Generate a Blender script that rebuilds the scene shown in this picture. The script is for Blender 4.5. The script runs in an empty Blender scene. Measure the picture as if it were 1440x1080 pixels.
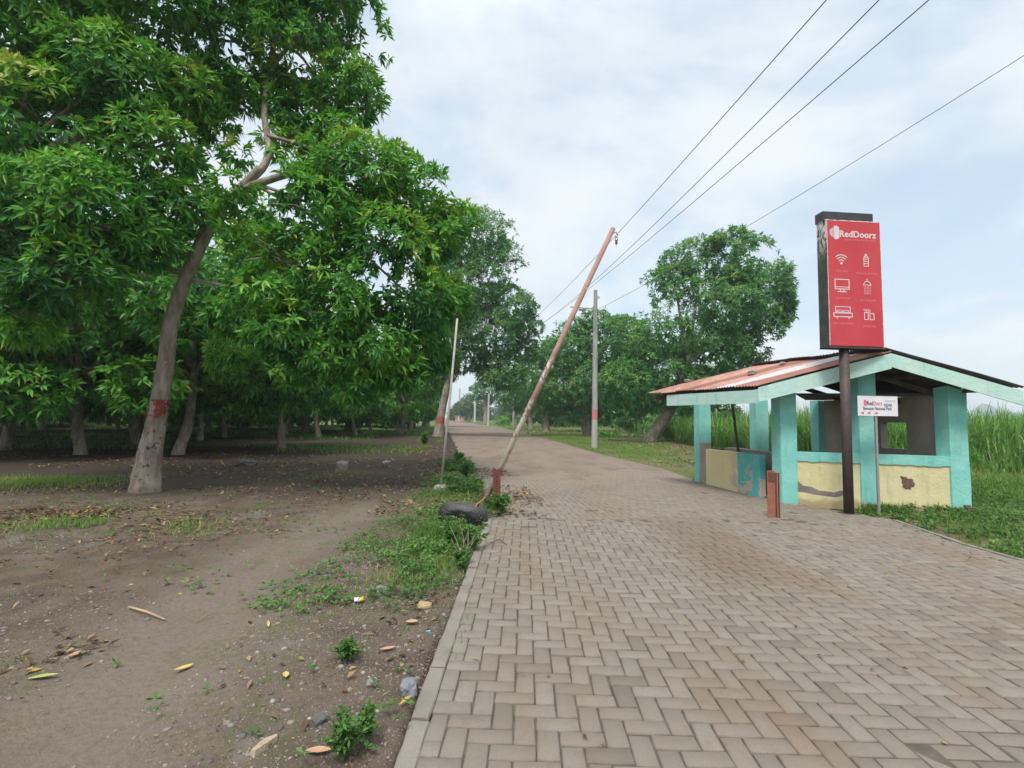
import bpy, math, random
import numpy as np
from mathutils import Vector, Matrix
R = math.radians
rnd = random.Random(7)
NP = np.random.default_rng(11)
SC = bpy.context.scene
COL = SC.collection

# ------------------------------------------------------------------ camera (phone, ultra-wide, 1.5 m above the paving)
F, PITCH, ROLL, CH = 690.0, R(4.1), R(1.0), 1.5
def ray(px, py):
    a, b = px-720, 540-py
    x = (a*math.cos(ROLL)-b*math.sin(ROLL))/F
    u = (a*math.sin(ROLL)+b*math.cos(ROLL))/F
    return Vector((x, math.cos(PITCH)-u*math.sin(PITCH), math.sin(PITCH)+u*math.cos(PITCH)))
def gp(px, py, z=0.0):
    d = ray(px, py); t = (z-CH)/d.z
    return Vector((d.x*t, d.y*t, z))
def at(px, py, Y):
    d = ray(px, py); t = Y/d.y
    return Vector((d.x*t, Y, CH+d.z*t))
def onplane(px, py, p0, n):
    d = ray(px, py); o = Vector((0, 0, CH))
    return o+d*((p0-o).dot(n)/d.dot(n))
cam = bpy.data.cameras.new('camera'); co = bpy.data.objects.new('camera', cam); COL.objects.link(co)
U = Vector((0, -math.sin(PITCH), math.cos(PITCH))); FW = Vector((0, math.cos(PITCH), math.sin(PITCH)))
RT = Vector((math.cos(ROLL), 0, 0))+U*math.sin(ROLL); UP = Vector((-math.sin(ROLL), 0, 0))+U*math.cos(ROLL)
m = Matrix.Identity(4)
for i in range(3): m[i][0], m[i][1], m[i][2] = RT[i], UP[i], -FW[i]
m[2][3] = CH
co.matrix_world = m
cam.sensor_width = 36; cam.lens = 36*F/1440; cam.clip_start = 0.05; cam.clip_end = 6000
SC.camera = co

# ------------------------------------------------------------------ noise
def _h(ix, iy, iz):
    n = (ix*374761393+iy*668265263+iz*2147483647+1013904223) & 0x7fffffff
    n = ((n ^ (n >> 13))*1274126177) & 0x7fffffff
    return ((n ^ (n >> 16)) & 0xffff)/65535.0
def vnoise(p, s=1.0, seed=0):
    p = np.asarray(p, float)*s
    i = np.floor(p).astype(np.int64); f = p-i; f = f*f*(3-2*f)
    o = 0
    for dx in (0, 1):
        for dy in (0, 1):
            for dz in (0, 1):
                w = np.where(dx, f[..., 0], 1-f[..., 0])*np.where(dy, f[..., 1], 1-f[..., 1])*np.where(dz, f[..., 2], 1-f[..., 2])
                o = o+w*_h(i[..., 0]+dx+seed*17, i[..., 1]+dy+seed*31, i[..., 2]+dz)
    return o
def n2(x, y, s=1.0, seed=0):
    p = np.stack([np.asarray(x, float), np.asarray(y, float), np.zeros_like(np.asarray(x, float))], -1)
    return vnoise(p, s, seed)
def unit(v): return v/np.maximum(np.linalg.norm(v, axis=-1, keepdims=True), 1e-9)

# ------------------------------------------------------------------ materials
class NT:
    def __init__(s, mat): s.t = mat.node_tree; s.n = s.t.nodes; s.l = s.t.links
    def add(s, typ, **kw):
        n = s.n.new(typ)
        for k, v in kw.items(): setattr(n, k, v)
        return n
    def put(s, sock, v):
        if isinstance(v, bpy.types.NodeSocket): s.l.new(v, sock)
        elif isinstance(v, (tuple, list)) and len(v) == 3 and sock.type == 'RGBA': sock.default_value = (*v, 1)
        else: sock.default_value = v
    def pos(s): return s.add('ShaderNodeNewGeometry').outputs['Position']
    def obj(s): return s.add('ShaderNodeTexCoord').outputs['Object']
    def scale(s, v, sc):
        n = s.add('ShaderNodeMapping'); s.put(n.inputs['Vector'], v); n.inputs['Scale'].default_value = sc; return n.outputs[0]
    def noise(s, v, sc, det=4, rough=.6, dist=0.0):
        n = s.add('ShaderNodeTexNoise'); s.put(n.inputs['Vector'], v); n.inputs['Scale'].default_value = sc
        n.inputs['Detail'].default_value = det; n.inputs['Roughness'].default_value = rough; n.inputs['Distortion'].default_value = dist
        return n.outputs['Fac']
    def vor(s, v, sc, out='Distance', feat='F1'):
        n = s.add('ShaderNodeTexVoronoi', feature=feat); s.put(n.inputs['Vector'], v); n.inputs['Scale'].default_value = sc
        return n.outputs[out]
    def step(s, v, a, b, lo=0.0, hi=1.0):
        n = s.add('ShaderNodeMapRange', interpolation_type='SMOOTHSTEP'); s.put(n.inputs['Value'], v)
        n.inputs['From Min'].default_value = a; n.inputs['From Max'].default_value = b
        n.inputs['To Min'].default_value = lo; n.inputs['To Max'].default_value = hi
        return n.outputs[0]
    def math(s, op, a, b=0.0):
        n = s.add('ShaderNodeMath', operation=op); s.put(n.inputs[0], a); s.put(n.inputs[1], b); return n.outputs[0]
    def mix(s, f, a, b, bt='MIX'):
        n = s.add('ShaderNodeMix', data_type='RGBA', blend_type=bt)
        s.put(n.inputs['Factor'], f); s.put(n.inputs[6], a); s.put(n.inputs[7], b); return n.outputs[2]
    def ramp(s, f, stops):
        n = s.add('ShaderNodeValToRGB'); s.put(n.inputs[0], f); e = n.color_ramp.elements
        while len(e) < len(stops): e.new(0.5)
        for q, (p, c) in zip(e, stops): q.position = p; q.color = (*c, 1)
        return n.outputs[0]
    def sep(s, v):
        n = s.add('ShaderNodeSeparateXYZ'); s.put(n.inputs[0], v); return n.outputs
    def attr(s, name, out='Fac'): return s.add('ShaderNodeAttribute', attribute_name=name).outputs[out]
    def bump(s, hgt, d=.02, st=.6):
        n = s.add('ShaderNodeBump'); s.put(n.inputs['Height'], hgt); n.inputs['Distance'].default_value = d; n.inputs['Strength'].default_value = st
        return n.outputs[0]
MATS = {}
def mat(name, fn):
    if name in MATS: return MATS[name]
    mt = bpy.data.materials.new(name); mt.use_nodes = True
    t = NT(mt); b = t.n['Principled BSDF']
    fn(t, b); MATS[name] = mt
    return mt
def plain(name, c1, c2=None, sc=8.0, rough=.7, metal=0.0, bump=.0, spec=None):
    def fn(t, b):
        f = t.noise(t.obj(), sc, 5)
        c2_ = c2 or tuple(x*.75 for x in c1)
        t.put(b.inputs['Base Color'], t.mix(t.step(f, .3, .7), c1, c2_))
        b.inputs['Roughness'].default_value = rough; b.inputs['Metallic'].default_value = metal
        if spec is not None: b.inputs['Specular IOR Level'].default_value = spec
        if bump: t.put(b.inputs['Normal'], t.bump(t.noise(t.obj(), sc*6, 4), bump))
    return mat(name, fn)
def leafmat(name, stops, trans=.34, tcol=(.14, .38, .03), rough=.5, spec=.35):
    def fn(t, b):
        c = t.ramp(t.attr('tint'), stops)
        t.put(b.inputs['Base Color'], c); b.inputs['Roughness'].default_value = rough; b.inputs['Specular IOR Level'].default_value = spec
        tr = t.add('ShaderNodeBsdfTranslucent'); t.put(tr.inputs[0], t.mix(.5, c, tcol))
        mx = t.add('ShaderNodeMixShader'); mx.inputs[0].default_value = trans
        t.l.new(b.outputs[0], mx.inputs[1]); t.l.new(tr.outputs[0], mx.inputs[2])
        t.l.new(mx.outputs[0], t.n['Material Output'].inputs[0])
    return mat(name, fn)
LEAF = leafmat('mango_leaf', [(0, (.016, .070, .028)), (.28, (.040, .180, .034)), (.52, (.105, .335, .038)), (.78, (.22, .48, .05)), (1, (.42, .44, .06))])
LEAF_R = leafmat('roadside_leaf', [(0, (.020, .090, .032)), (.45, (.056, .195, .050)), (.85, (.15, .32, .07)), (1, (.26, .36, .08))])
LEAF_P = leafmat('pale_leaf', [(0, (.04, .09, .035)), (.5, (.075, .15, .05)), (1, (.16, .24, .09))], tcol=(.14, .24, .06))
GRASS = leafmat('grass_blade', [(0, (.045, .10, .02)), (.45, (.095, .20, .035)), (.75, (.17, .29, .06)), (1, (.34, .31, .13))], .35, (.2, .36, .04), .6, .2)
CANE = leafmat('cane_blade', [(0, (.05, .13, .03)), (.5, (.13, .28, .055)), (.88, (.24, .40, .10)), (.97, (.40, .44, .20)), (1, (.42, .34, .20))], .35, (.2, .36, .05), .5, .3)
WEED = leafmat('weed_leaf', [(0, (.04, .09, .025)), (.5, (.085, .19, .045)), (.9, (.16, .30, .07)), (1, (.28, .30, .10))], .3, (.16, .36, .04), .5, .25)
DRY = leafmat('dry_leaf', [(0, (.06, .036, .022)), (.40, (.13, .078, .045)), (.70, (.235, .15, .08)), (.88, (.34, .225, .115)), (.95, (.46, .31, .06)), (1, (.22, .26, .06))], .12, (.3, .2, .08), .7, .2)

def bark(name, bands=None, base=((.19, .155, .12), (.40, .34, .275))):
    def fn(t, b):
        o = t.obj(); z = t.sep(o)[2]
        st = t.scale(o, (1, 1, .3))
        c = t.mix(t.step(t.noise(st, 7, 6, .7), .35, .7), base[0], base[1])
        c = t.mix(t.step(t.noise(o, 1.7, 3), .52, .72, 0, .6), c, (.055, .066, .035))
        if bands:
            for (z0, z1, colr, ns, th) in bands:
                w = t.math('ADD', z, t.math('MULTIPLY', t.math('SUBTRACT', t.noise(o, 5, 4), .5), ns))
                f = t.math('MULTIPLY', t.step(w, z0-.02, z0+.02), t.step(w, z1-.02, z1+.02, 1, 0))
                f = t.math('MULTIPLY', f, t.step(t.noise(o, 6.5, 5, .7), th, th+.05))
                c = t.mix(f, c, colr)
        t.put(b.inputs['Base Color'], c); b.inputs['Roughness'].default_value = .9; b.inputs['Specular IOR Level'].default_value = .2
        t.put(b.inputs['Normal'], t.bump(t.noise(st, 16, 6, .7), .04, .8))
    return mat(name, fn)
BARK = bark('bark')
BARK1 = bark('bark_painted', [(.25, 1.35, (.03, .029, .03), .25, .57), (.45, 1.1, (.34, .32, .29), .3, .66), (1.42, 1.78, (.22, .048, .036), .06, .46), (1.85, 2.6, (.42, .39, .35), .3, .62)])
BARK2 = bark('bark_banded', [(1.05, 1.6, (.34, .09, .07), .06, .2)])

# ------------------------------------------------------------------ object helpers
def mesh(name, V, faces, mt, parent=None, tint=None, smooth=False, loc=None):
    """V (n,3); faces: array (m,k) or list of arrays / lists"""
    me = bpy.data.meshes.new(name)
    V = np.asarray(V, np.float32)
    if not isinstance(faces, list): faces = [faces]
    groups = []
    for g in faces:
        if isinstance(g, np.ndarray): groups.append(g)
        else: groups.append(np.asarray([g]))
    tot = [np.full(len(g), g.shape[1], np.int32) for g in groups]
    idx = np.concatenate([g.reshape(-1) for g in groups]).astype(np.int32); tot = np.concatenate(tot)
    me.vertices.add(len(V)); me.vertices.foreach_set('co', V.reshape(-1))
    me.loops.add(len(idx)); me.loops.foreach_set('vertex_index', idx)
    me.polygons.add(len(tot)); me.polygons.foreach_set('loop_start', np.concatenate([[0], np.cumsum(tot)[:-1]]).astype(np.int32))
    me.update(calc_edges=True); me.validate()
    if tint is not None:
        a = me.attributes.new('tint', 'FLOAT', 'POINT'); a.data.foreach_set('value', np.asarray(tint, np.float32))
    if smooth: me.polygons.foreach_set('use_smooth', np.ones(len(me.polygons), bool))
    for q in (mt if isinstance(mt, (list, tuple)) else [mt]): me.materials.append(q)
    o = bpy.data.objects.new(name, me); COL.objects.link(o)
    if loc is not None: o.location = loc
    if parent: o.parent = parent
    return o
def tag(o, label=None, cat=None, group=None, kind=None):
    if label: o['label'] = label
    if cat: o['category'] = cat
    if group: o['group'] = group
    if kind: o['kind'] = kind
    return o
def thing(name, label, cat, loc=(0, 0, 0), rz=0.0, group=None):
    o = bpy.data.objects.new(name, None); COL.objects.link(o); o.location = loc; o.rotation_euler = (0, 0, rz); o.empty_display_size = .1
    return tag(o, label, cat, group)
def copy_tree(o, parent=None):
    c = o.copy(); COL.objects.link(c)
    if parent: c.parent = parent
    for ch in list(o.children): copy_tree(ch, c)
    return c
class MB:
    def __init__(s): s.v = []; s.f = []
    def add(s, V, Fs):
        n = len(s.v); s.v += [tuple(map(float, p)) for p in V]; s.f += [tuple(i+n for i in f) for f in Fs]; return s
    def box(s, c, size, M=None, bev=0.0):
        x, y, z = [q/2 for q in size]; c = Vector(c)
        if bev:
            b = bev; pts = []
            for sz in (-1, 1):
                for (k, zz) in ((0, z), (1, z-b)) if sz > 0 else ((1, z-b), (0, z)):
                    i = b if k == 0 else 0
                    pts.append([(-x+i, -y+i*1, sz*zz), (x-i, -y+i, sz*zz), (x-i, y-i, sz*zz), (-x+i, y-i, sz*zz)])
            V = [Vector(p) for ring in pts for p in ring]
            Fs = [(3, 2, 1, 0), (12, 13, 14, 15)]
            for r in range(3):
                for i in range(4): j = (i+1) % 4; Fs.append((r*4+i, r*4+j, r*4+4+j, r*4+4+i))
        else:
            V = [Vector((a, b2, d)) for d in (-z, z) for (a, b2) in ((-x, -y), (x, -y), (x, y), (-x, y))]
            Fs = [(3, 2, 1, 0), (4, 5, 6, 7), (0, 1, 5, 4), (1, 2, 6, 5), (2, 3, 7, 6), (3, 0, 4, 7)]
        if M is not None: V = [M @ p for p in V]
        return s.add([p+c for p in V], Fs)
    def prism(s, base, top):
        n = len(base); V = list(base)+list(top)
        return s.add(V, [tuple(reversed(range(n))), tuple(range(n, 2*n))]+[(i, (i+1) % n, n+(i+1) % n, n+i) for i in range(n)])
    def tube(s, path, rad, seg=10, cap=True, wob=0.0, rn=None):
        P = [Vector(p) for p in path]; n = len(P); rings = []
        up = Vector((0, 0, 1))
        t0 = (P[1]-P[0]).normalized(); a = t0.cross(up)
        if a.length < .1: a = t0.cross(Vector((1, 0, 0)))
        a.normalize()
        for i, p in enumerate(P):
            t = (P[min(i+1, n-1)]-P[max(i-1, 0)]).normalized()
            a = (a-t*a.dot(t)).normalized(); b = t.cross(a)
            r = rad[i] if hasattr(rad, '__len__') else rad
            ring = []
            for k in range(seg):
                th = 2*math.pi*k/seg; w = 1+(rn or rnd).uniform(-wob, wob) if wob else 1
                ring.append(p+(a*math.cos(th)+b*math.sin(th))*r*w)
            rings.append(ring)
        V = [q for r in rings for q in r]; Fs = []
        for i in range(n-1):
            for k in range(seg):
                k2 = (k+1) % seg; Fs.append((i*seg+k, i*seg+k2, (i+1)*seg+k2, (i+1)*seg+k))
        if cap: Fs += [tuple(reversed(range(seg))), tuple(range((n-1)*seg, n*seg))]
        return s.add(V, Fs)
    def build(s, name, mt, parent=None, smooth=False, loc=None):
        me = bpy.data.meshes.new(name); me.from_pydata(s.v, [], s.f); me.update()
        if smooth: me.polygons.foreach_set('use_smooth', np.ones(len(me.polygons), bool))
        me.materials.append(mt)
        o = bpy.data.objects.new(name, me); COL.objects.link(o)
        if loc is not None: o.location = loc
        if parent: o.parent = parent
        return o
def smoothpath(P, n=4):
    P = [Vector(p) for p in P]; out = []
    for i in range(len(P)-1):
        p0, p1, p2, p3 = P[max(i-1, 0)], P[i], P[i+1], P[min(i+2, len(P)-1)]
        for k in range(n):
            t = k/n
            out.append(.5*((2*p1)+(p2-p0)*t+(2*p0-5*p1+4*p2-p3)*t*t+(3*p1-p0-3*p2+p3)*t**3))
    return out+[P[-1]]
def lerpl(v, n=4):
    out = []
    for i in range(len(v)-1): out += [v[i]+(v[i+1]-v[i])*k/n for k in range(n)]
    return out+[v[-1]]

# ------------------------------------------------------------------ leaves, blades
def leaf_cloud(C, D, per, L, W, tint0, rg, spread=(.5, 1.75), droop=.35, lod=0):
    N = len(C); C = np.repeat(C, per, 0); D = unit(np.repeat(D, per, 0)); T = np.repeat(tint0, per, 0)
    M = len(C)
    t = rg.normal(size=(M, 3)); t = unit(t-(t*D).sum(1, keepdims=True)*D)
    al = rg.uniform(spread[0]*.7, spread[1]*1.05, (M, 1))
    ax = D*np.cos(al)+t*np.sin(al)
    ax[:, 2] -= droop*rg.uniform(.3, 1.2, M); ax = unit(ax)
    l = L*rg.uniform(.5, 1.25, (M, 1)); w = W*rg.uniform(.75, 1.2, (M, 1))
    s = np.cross(ax, D+rg.normal(size=(M, 3))*.25); s = unit(s); nn = np.cross(s, ax)
    b = C+ax*l*.06; mid = b+ax*l*.5; tip = b+ax*l; tip[:, 2] -= (l[:, 0]*.16)
    dn = -nn*w*.28
    tn = np.clip(T+rg.normal(size=M)*.13, 0, 1)
    if lod == 0:
        V = np.stack([b, mid+s*w*.5, mid+dn, mid-s*w*.5, tip], 1).reshape(-1, 3)
        k = np.arange(M)[:, None]*5
        Fc = np.concatenate([k+np.array([[0, 1, 2]]), k+np.array([[0, 2, 3]]), k+np.array([[1, 4, 2]]), k+np.array([[2, 4, 3]])])
        return V, Fc, np.repeat(tn, 5)
    V = np.stack([b, mid+s*w*.5, tip, mid-s*w*.5], 1).reshape(-1, 3)
    Fc = np.arange(M)[:, None]*4+np.array([[0, 1, 2, 3]])
    return V, Fc, np.repeat(tn, 4)
def crown_points(lobes, dens, rg, inner=.25, gap=.36, ns=.9, seed=0):
    """lobes: (x,y,z,rx,ry,rz). Rosette points over the outside of the union of lumpy ellipsoids"""
    Cs, Ds, Ts = [], [], []
    Lb = np.array(lobes, float)
    for i, lb in enumerate(Lb):
        c, r = lb[:3], lb[3:]
        area = 4*math.pi*((r[0]*r[1])**1.6/3+(r[0]*r[2])**1.6/3+(r[1]*r[2])**1.6/3)**(1/1.6)
        n = int(area*dens); d = unit(rg.normal(size=(n, 3)))
        q = 1+.34*(vnoise(d*2.2+i*7.3, 1.0, seed)-.5)*2*.6
        rad = np.where(rg.random(n) < inner, rg.uniform(.45, .95, n), rg.uniform(.93, 1.10, n))*q
        p = c+d*r*rad[:, None]
        keep = np.ones(n, bool)
        for j, l2 in enumerate(Lb):
            if j == i: continue
            e = (((p-l2[:3])/l2[3:])**2).sum(1)
            keep &= ~((e < .55) & (rg.random(n) < .85))
        keep &= vnoise(p, ns, seed+5) > gap*rg.uniform(.7, 1.15, n)
        p, d, rad = p[keep], d[keep], rad[keep]
        out = unit(d/r); out[:, 2] += .35
        cl = vnoise(p, 1.1, seed+9)
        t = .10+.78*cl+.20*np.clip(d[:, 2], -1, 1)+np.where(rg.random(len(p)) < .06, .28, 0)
        Cs.append(p); Ds.append(unit(out+rg.normal(size=p.shape)*.25)); Ts.append(np.clip(t, 0, 1))
    return np.concatenate(Cs), np.concatenate(Ds), np.concatenate(Ts)
def blades(P, H, rg, W=.012, seg=3, lean=.5, tint=None, tipdrop=.0):
    N = len(P); az = rg.uniform(0, 2*math.pi, N); H = np.broadcast_to(H, (N,))*rg.uniform(.6, 1.15, N)
    d = np.stack([np.cos(az), np.sin(az), np.zeros(N)], 1); sd = np.stack([-np.sin(az), np.cos(az), np.zeros(N)], 1)
    ln = rg.uniform(.1, 1, N)*lean; w = W*rg.uniform(.7, 1.3, N)
    rows = []
    for k in range(seg+1):
        u = k/seg; out = (ln*H*u**1.8)[:, None]*d
        z = H*(u-(ln*.45+tipdrop*ln)*u**2.5)
        c = P+out; c[:, 2] += z
        ww = (w*(1-u*.92)*(.7+.6*min(u*3, 1)))[:, None]
        rows.append(np.stack([c-sd*ww, c+sd*ww], 1))
    V = np.stack(rows, 1).reshape(-1, 3); k = np.arange(N)[:, None]*(2*(seg+1))
    Fc = np.concatenate([k+np.array([[2*i, 2*i+1, 2*i+3, 2*i+2]]) for i in range(seg)])
    tn = rg.random(N) if tint is None else np.clip(tint+rg.normal(size=N)*.12, 0, 1)
    return V, Fc, np.repeat(tn, 2*(seg+1))
def join(parts):
    V, Fl, T, n = [], {}, [], 0
    for v, f, t in parts:
        V.append(v); T.append(t); Fl.setdefault(f.shape[1], []).append(f+n); n += len(v)
    return np.concatenate(V), [np.concatenate(x) for x in Fl.values()], np.concatenate(T)

# ------------------------------------------------------------------ road outline (world metres)
KD = R(1.5)
kl = gp(598, 1037); k2 = gp(693, 730)
LEFT = [(-.46, -6), (-.40, 0), (kl.x, kl.y), (k2.x, k2.y)]+[tuple(gp(*p).xy) for p in ((672, 700), (660, 674), (648, 645), (640, 627), (628, 604), (619, 593))]+[(-26, 190), (-62, 420)]
b_ = gp(1100, 708); a_ = gp(984, 678.5)
RIGHT = [(5.5, -6), (5.7, 2)]+[tuple(gp(*p).xy) for p in ((1440, 789), (1352, 765), (1250, 729))]+[(b_.x+.25, b_.y+.05), (a_.x+.05, a_.y)]+[tuple(gp(*p).xy) for p in ((940, 661), (842, 638), (800, 626), (744, 611), (703, 601))]+[(-12, 150), (-22, 195), (-56, 425)]
LEFT = [LEFT[0]]+[LEFT[i] for i in range(1, len(LEFT)) if LEFT[i][1] > LEFT[i-1][1]]
def xl(y): return np.interp(y, [p[1] for p in LEFT], [p[0] for p in LEFT])
def xr(y): return np.interp(y, [p[1] for p in RIGHT], [p[0] for p in RIGHT])
TRK = [tuple(gp(*p, -.05).xy) for p in ((-250, 1250), (60, 1075), (190, 960), (300, 860), (400, 785), (500, 725), (600, 682), (640, 660))]
def trackd(x, y):
    x = np.asarray(x, float); y = np.asarray(y, float); best = np.full(x.shape, 99.0)
    for (ax, ay), (bx, by) in zip(TRK[:-1], TRK[1:]):
        dx, dy = bx-ax, by-ay; t = np.clip(((x-ax)*dx+(y-ay)*dy)/(dx*dx+dy*dy), 0, 1)
        best = np.minimum(best, np.hypot(x-ax-t*dx, y-ay-t*dy))
    return best
def track(x, y, w=.55): return np.exp(-(trackd(x, y)/w)**2)
def hG(x, y):
    x = np.asarray(x, float); y = np.asarray(y, float)
    h = -.026+.05*(n2(x, y, .35, 1)-.5)+.035*(n2(x, y, 1.3, 2)-.5)+.018*(n2(x, y, 4.1, 3)-.5)
    near = np.exp(-((y-6)/9)**2)
    # worn wheel track curving in from the lower left
    tk = track(x, y, .5); h = h*(1-.55*tk)-.035*tk+.022*np.exp(-((trackd(x, y)-.75)/.22)**2)
    h = h+np.clip((np.hypot(x, y)-15)/60, 0, 1)*(.25*(n2(x, y, .08, 4)-.5))
    kerbed = (y < 7.55); dl = x-xl(y)+np.where(kerbed, .10, -.22); dr = xr(y)-x+np.where(y < 12.6, .06, -.25)
    ins = (dl > 0) & (dr > 0)
    side = np.minimum(np.abs(dl), np.abs(dr))
    h = np.where(x > xr(y), h+.06*np.clip((x-xr(y))/1.2, 0, 1), h)
    h = np.where(y > 30, h*np.clip(side/2.0, .1, 1)-.02, h)
    side2 = np.minimum(np.where(kerbed, 9, np.abs(x-xl(y))), np.where(y < 12.6, 9, np.abs(xr(y)-x)))
    wgt = np.exp(-(side2/.45)**2); h = h*(1-wgt)+wgt*(.004+.05*(n2(x, y, 2.3, 6)-.5)+.02*(n2(x, y, 7, 7)-.5)); h = h+.03*wgt*np.clip((y-25)/20, 0, 1)
    return np.where(ins, -.16-.1*np.clip(side/.2, 0, 1), h)
def gz(x, y): return float(hG(np.array([x]), np.array([y]))[0])
def gobj(px, py, z=-.04):
    p = gp(px, py, z); p.z = gz(p.x, p.y); return p
def onr(px, py):
    return gp(px, py, 0.0)

# ------------------------------------------------------------------ ground sheet
def axis(a, b, step, far, g=1.16):
    c = list(np.arange(a, b, step)); s = step; x = b
    while x < far: c.append(x); s *= g; x += s
    c.append(far); s = step; x = a-step; lo = []
    while x > -far: lo.append(x); s *= g; x -= s
    lo.append(-far)
    return np.array(lo[::-1]+c)
gx = axis(-7.0, 0.3, .05, 2500, 1.13); gy = axis(1.0, 9.5, .055, 2500, 1.11)
X, Y = np.meshgrid(gx, gy); Z = hG(X, Y)
nx, ny = len(gx), len(gy)
ii = (np.arange(ny-1)[:, None]*nx+np.arange(nx-1)[None, :]).reshape(-1)
def m_ground(t, b):
    p = t.pos(); x, y, z = t.sep(p)
    big = t.noise(p, .5, 4, .6); med = t.noise(p, 2.3, 5, .65); fine = t.noise(p, 28, 5, .7)
    c = t.mix(t.step(med, .3, .7), (.086, .064, .047), (.150, .115, .085))
    tk = t.attr('tint')
    c = t.mix(t.math('MULTIPLY', tk, .85), c, t.mix(fine, (.172, .139, .107), (.210, .172, .136)))            # dry, trodden track
    c = t.mix(t.step(t.noise(p, 1.1, 4), .58, .70, 0, .7), c, (.19, .172, .15)) # gritty grey
    g = t.vor(p, 55, 'Color'); gs = t.sep(g)[0]; gd = t.vor(p, 55)
    grit = t.math('MULTIPLY', t.step(gd, .16, .30, 1, 0), t.step(gs, .62, .70))
    grit = t.math('MULTIPLY', grit, t.step(tk, .1, .7, 1, .25))
    c = t.mix(t.math('MULTIPLY', grit, .8), c, t.ramp(gs, [(.6, (.22, .2, .19)), (.8, (.33, .3, .26)), (1, (.4, .36, .31))]))
    c = t.mix(t.step(fine, .35, .75, 0, .45), c, (.07, .05, .038))
    gr = t.math('MULTIPLY', t.step(t.noise(p, 1.0, 5, .7), .50, .62), t.step(t.noise(p, 14, 4), .40, .60))
    c = t.mix(t.math('MULTIPLY', gr, .5), c, (.075, .105, .03))
    # orchard soil: leaf mould, painted darker to deepen the canopy shade; beyond the road on the right it is grass
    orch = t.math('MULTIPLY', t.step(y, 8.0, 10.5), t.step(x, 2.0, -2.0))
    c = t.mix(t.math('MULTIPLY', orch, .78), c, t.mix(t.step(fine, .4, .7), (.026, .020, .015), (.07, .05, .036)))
    c = t.mix(t.step(t.math('ADD', y, t.math('MULTIPLY', med, 8.0)), 56, 66), c, t.mix(med, (.065, .12, .028), (.11, .165, .04)))
    rg_ = t.step(t.math('SUBTRACT', x, t.math('MULTIPLY', t.math('MAXIMUM', t.math('SUBTRACT', y, 12.0), 0.0), -.05)), 3.5, 4.2)
    gc = t.mix(t.step(t.noise(p, .9, 5), .38, .62), (.075, .125, .025), (.15, .115, .07))
    c = t.mix(rg_, c, gc)
    t.put(b.inputs['Base Color'], c); b.inputs['Roughness'].default_value = .95; b.inputs['Specular IOR Level'].default_value = .15
    hh = t.math('ADD', t.math('MULTIPLY', fine, .6), t.math('MULTIPLY', grit, .5))
    t.put(b.inputs['Normal'], t.bump(hh, .028, 1.0))
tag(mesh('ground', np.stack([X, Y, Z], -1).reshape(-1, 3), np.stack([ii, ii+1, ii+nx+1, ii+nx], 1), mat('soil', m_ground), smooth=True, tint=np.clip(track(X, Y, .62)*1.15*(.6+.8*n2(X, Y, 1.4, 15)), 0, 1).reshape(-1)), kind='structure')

# ------------------------------------------------------------------ road: bed, pavers, kerb, dirt over the far paving
ys = np.concatenate([np.arange(-6, 30, .5), np.arange(30, 120, 3), np.arange(120, 421, 20)]); us = np.linspace(0, 1, 70); ys = np.concatenate([np.arange(-6, .8, .5), np.arange(.8, 9, .085), np.arange(9, 30, .5), np.arange(30, 120, 3), np.arange(120, 421, 20)])
def strip(ys, us, zf, inset=0.0):
    a = xl(ys)+inset; b = xr(ys)-inset
    Xs = a[:, None]+(b-a)[:, None]*us[None, :]; Ys = np.repeat(ys[:, None], len(us), 1)
    Zs = zf(Xs, Ys); n = len(us)
    k = (np.arange(len(ys)-1)[:, None]*n+np.arange(n-1)[None, :]).reshape(-1)
    return np.stack([Xs, Ys, Zs], -1).reshape(-1, 3), np.stack([k, k+1, k+n+1, k+n], 1)
def m_joint(t, b):
    p = t.pos(); c = t.mix(t.step(t.noise(p, 9, 5), .3, .7), (.065, .052, .040), (.125, .10, .076))
    c = t.mix(t.step(t.noise(p, 1.7, 4), .58, .7, 0, .5), c, (.05, .075, .025))
    t.put(b.inputs['Base Color'], c); b.inputs['Roughness'].default_value = .95
    t.put(b.inputs['Normal'], t.bump(t.noise(p, 90, 3), .01))
V, Fc = strip(ys, us, lambda x, y: np.clip(-.0105+.011*(n2(x, y, .9, 71)-.42)+.007*(n2(x, y, 4, 72)-.5), -.014, -.0012))
tag(mesh('road_bed', V, Fc, mat('joint_soil', m_joint), smooth=True), kind='structure')
BL, BW, JG = .218, .109, .0028
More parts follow.
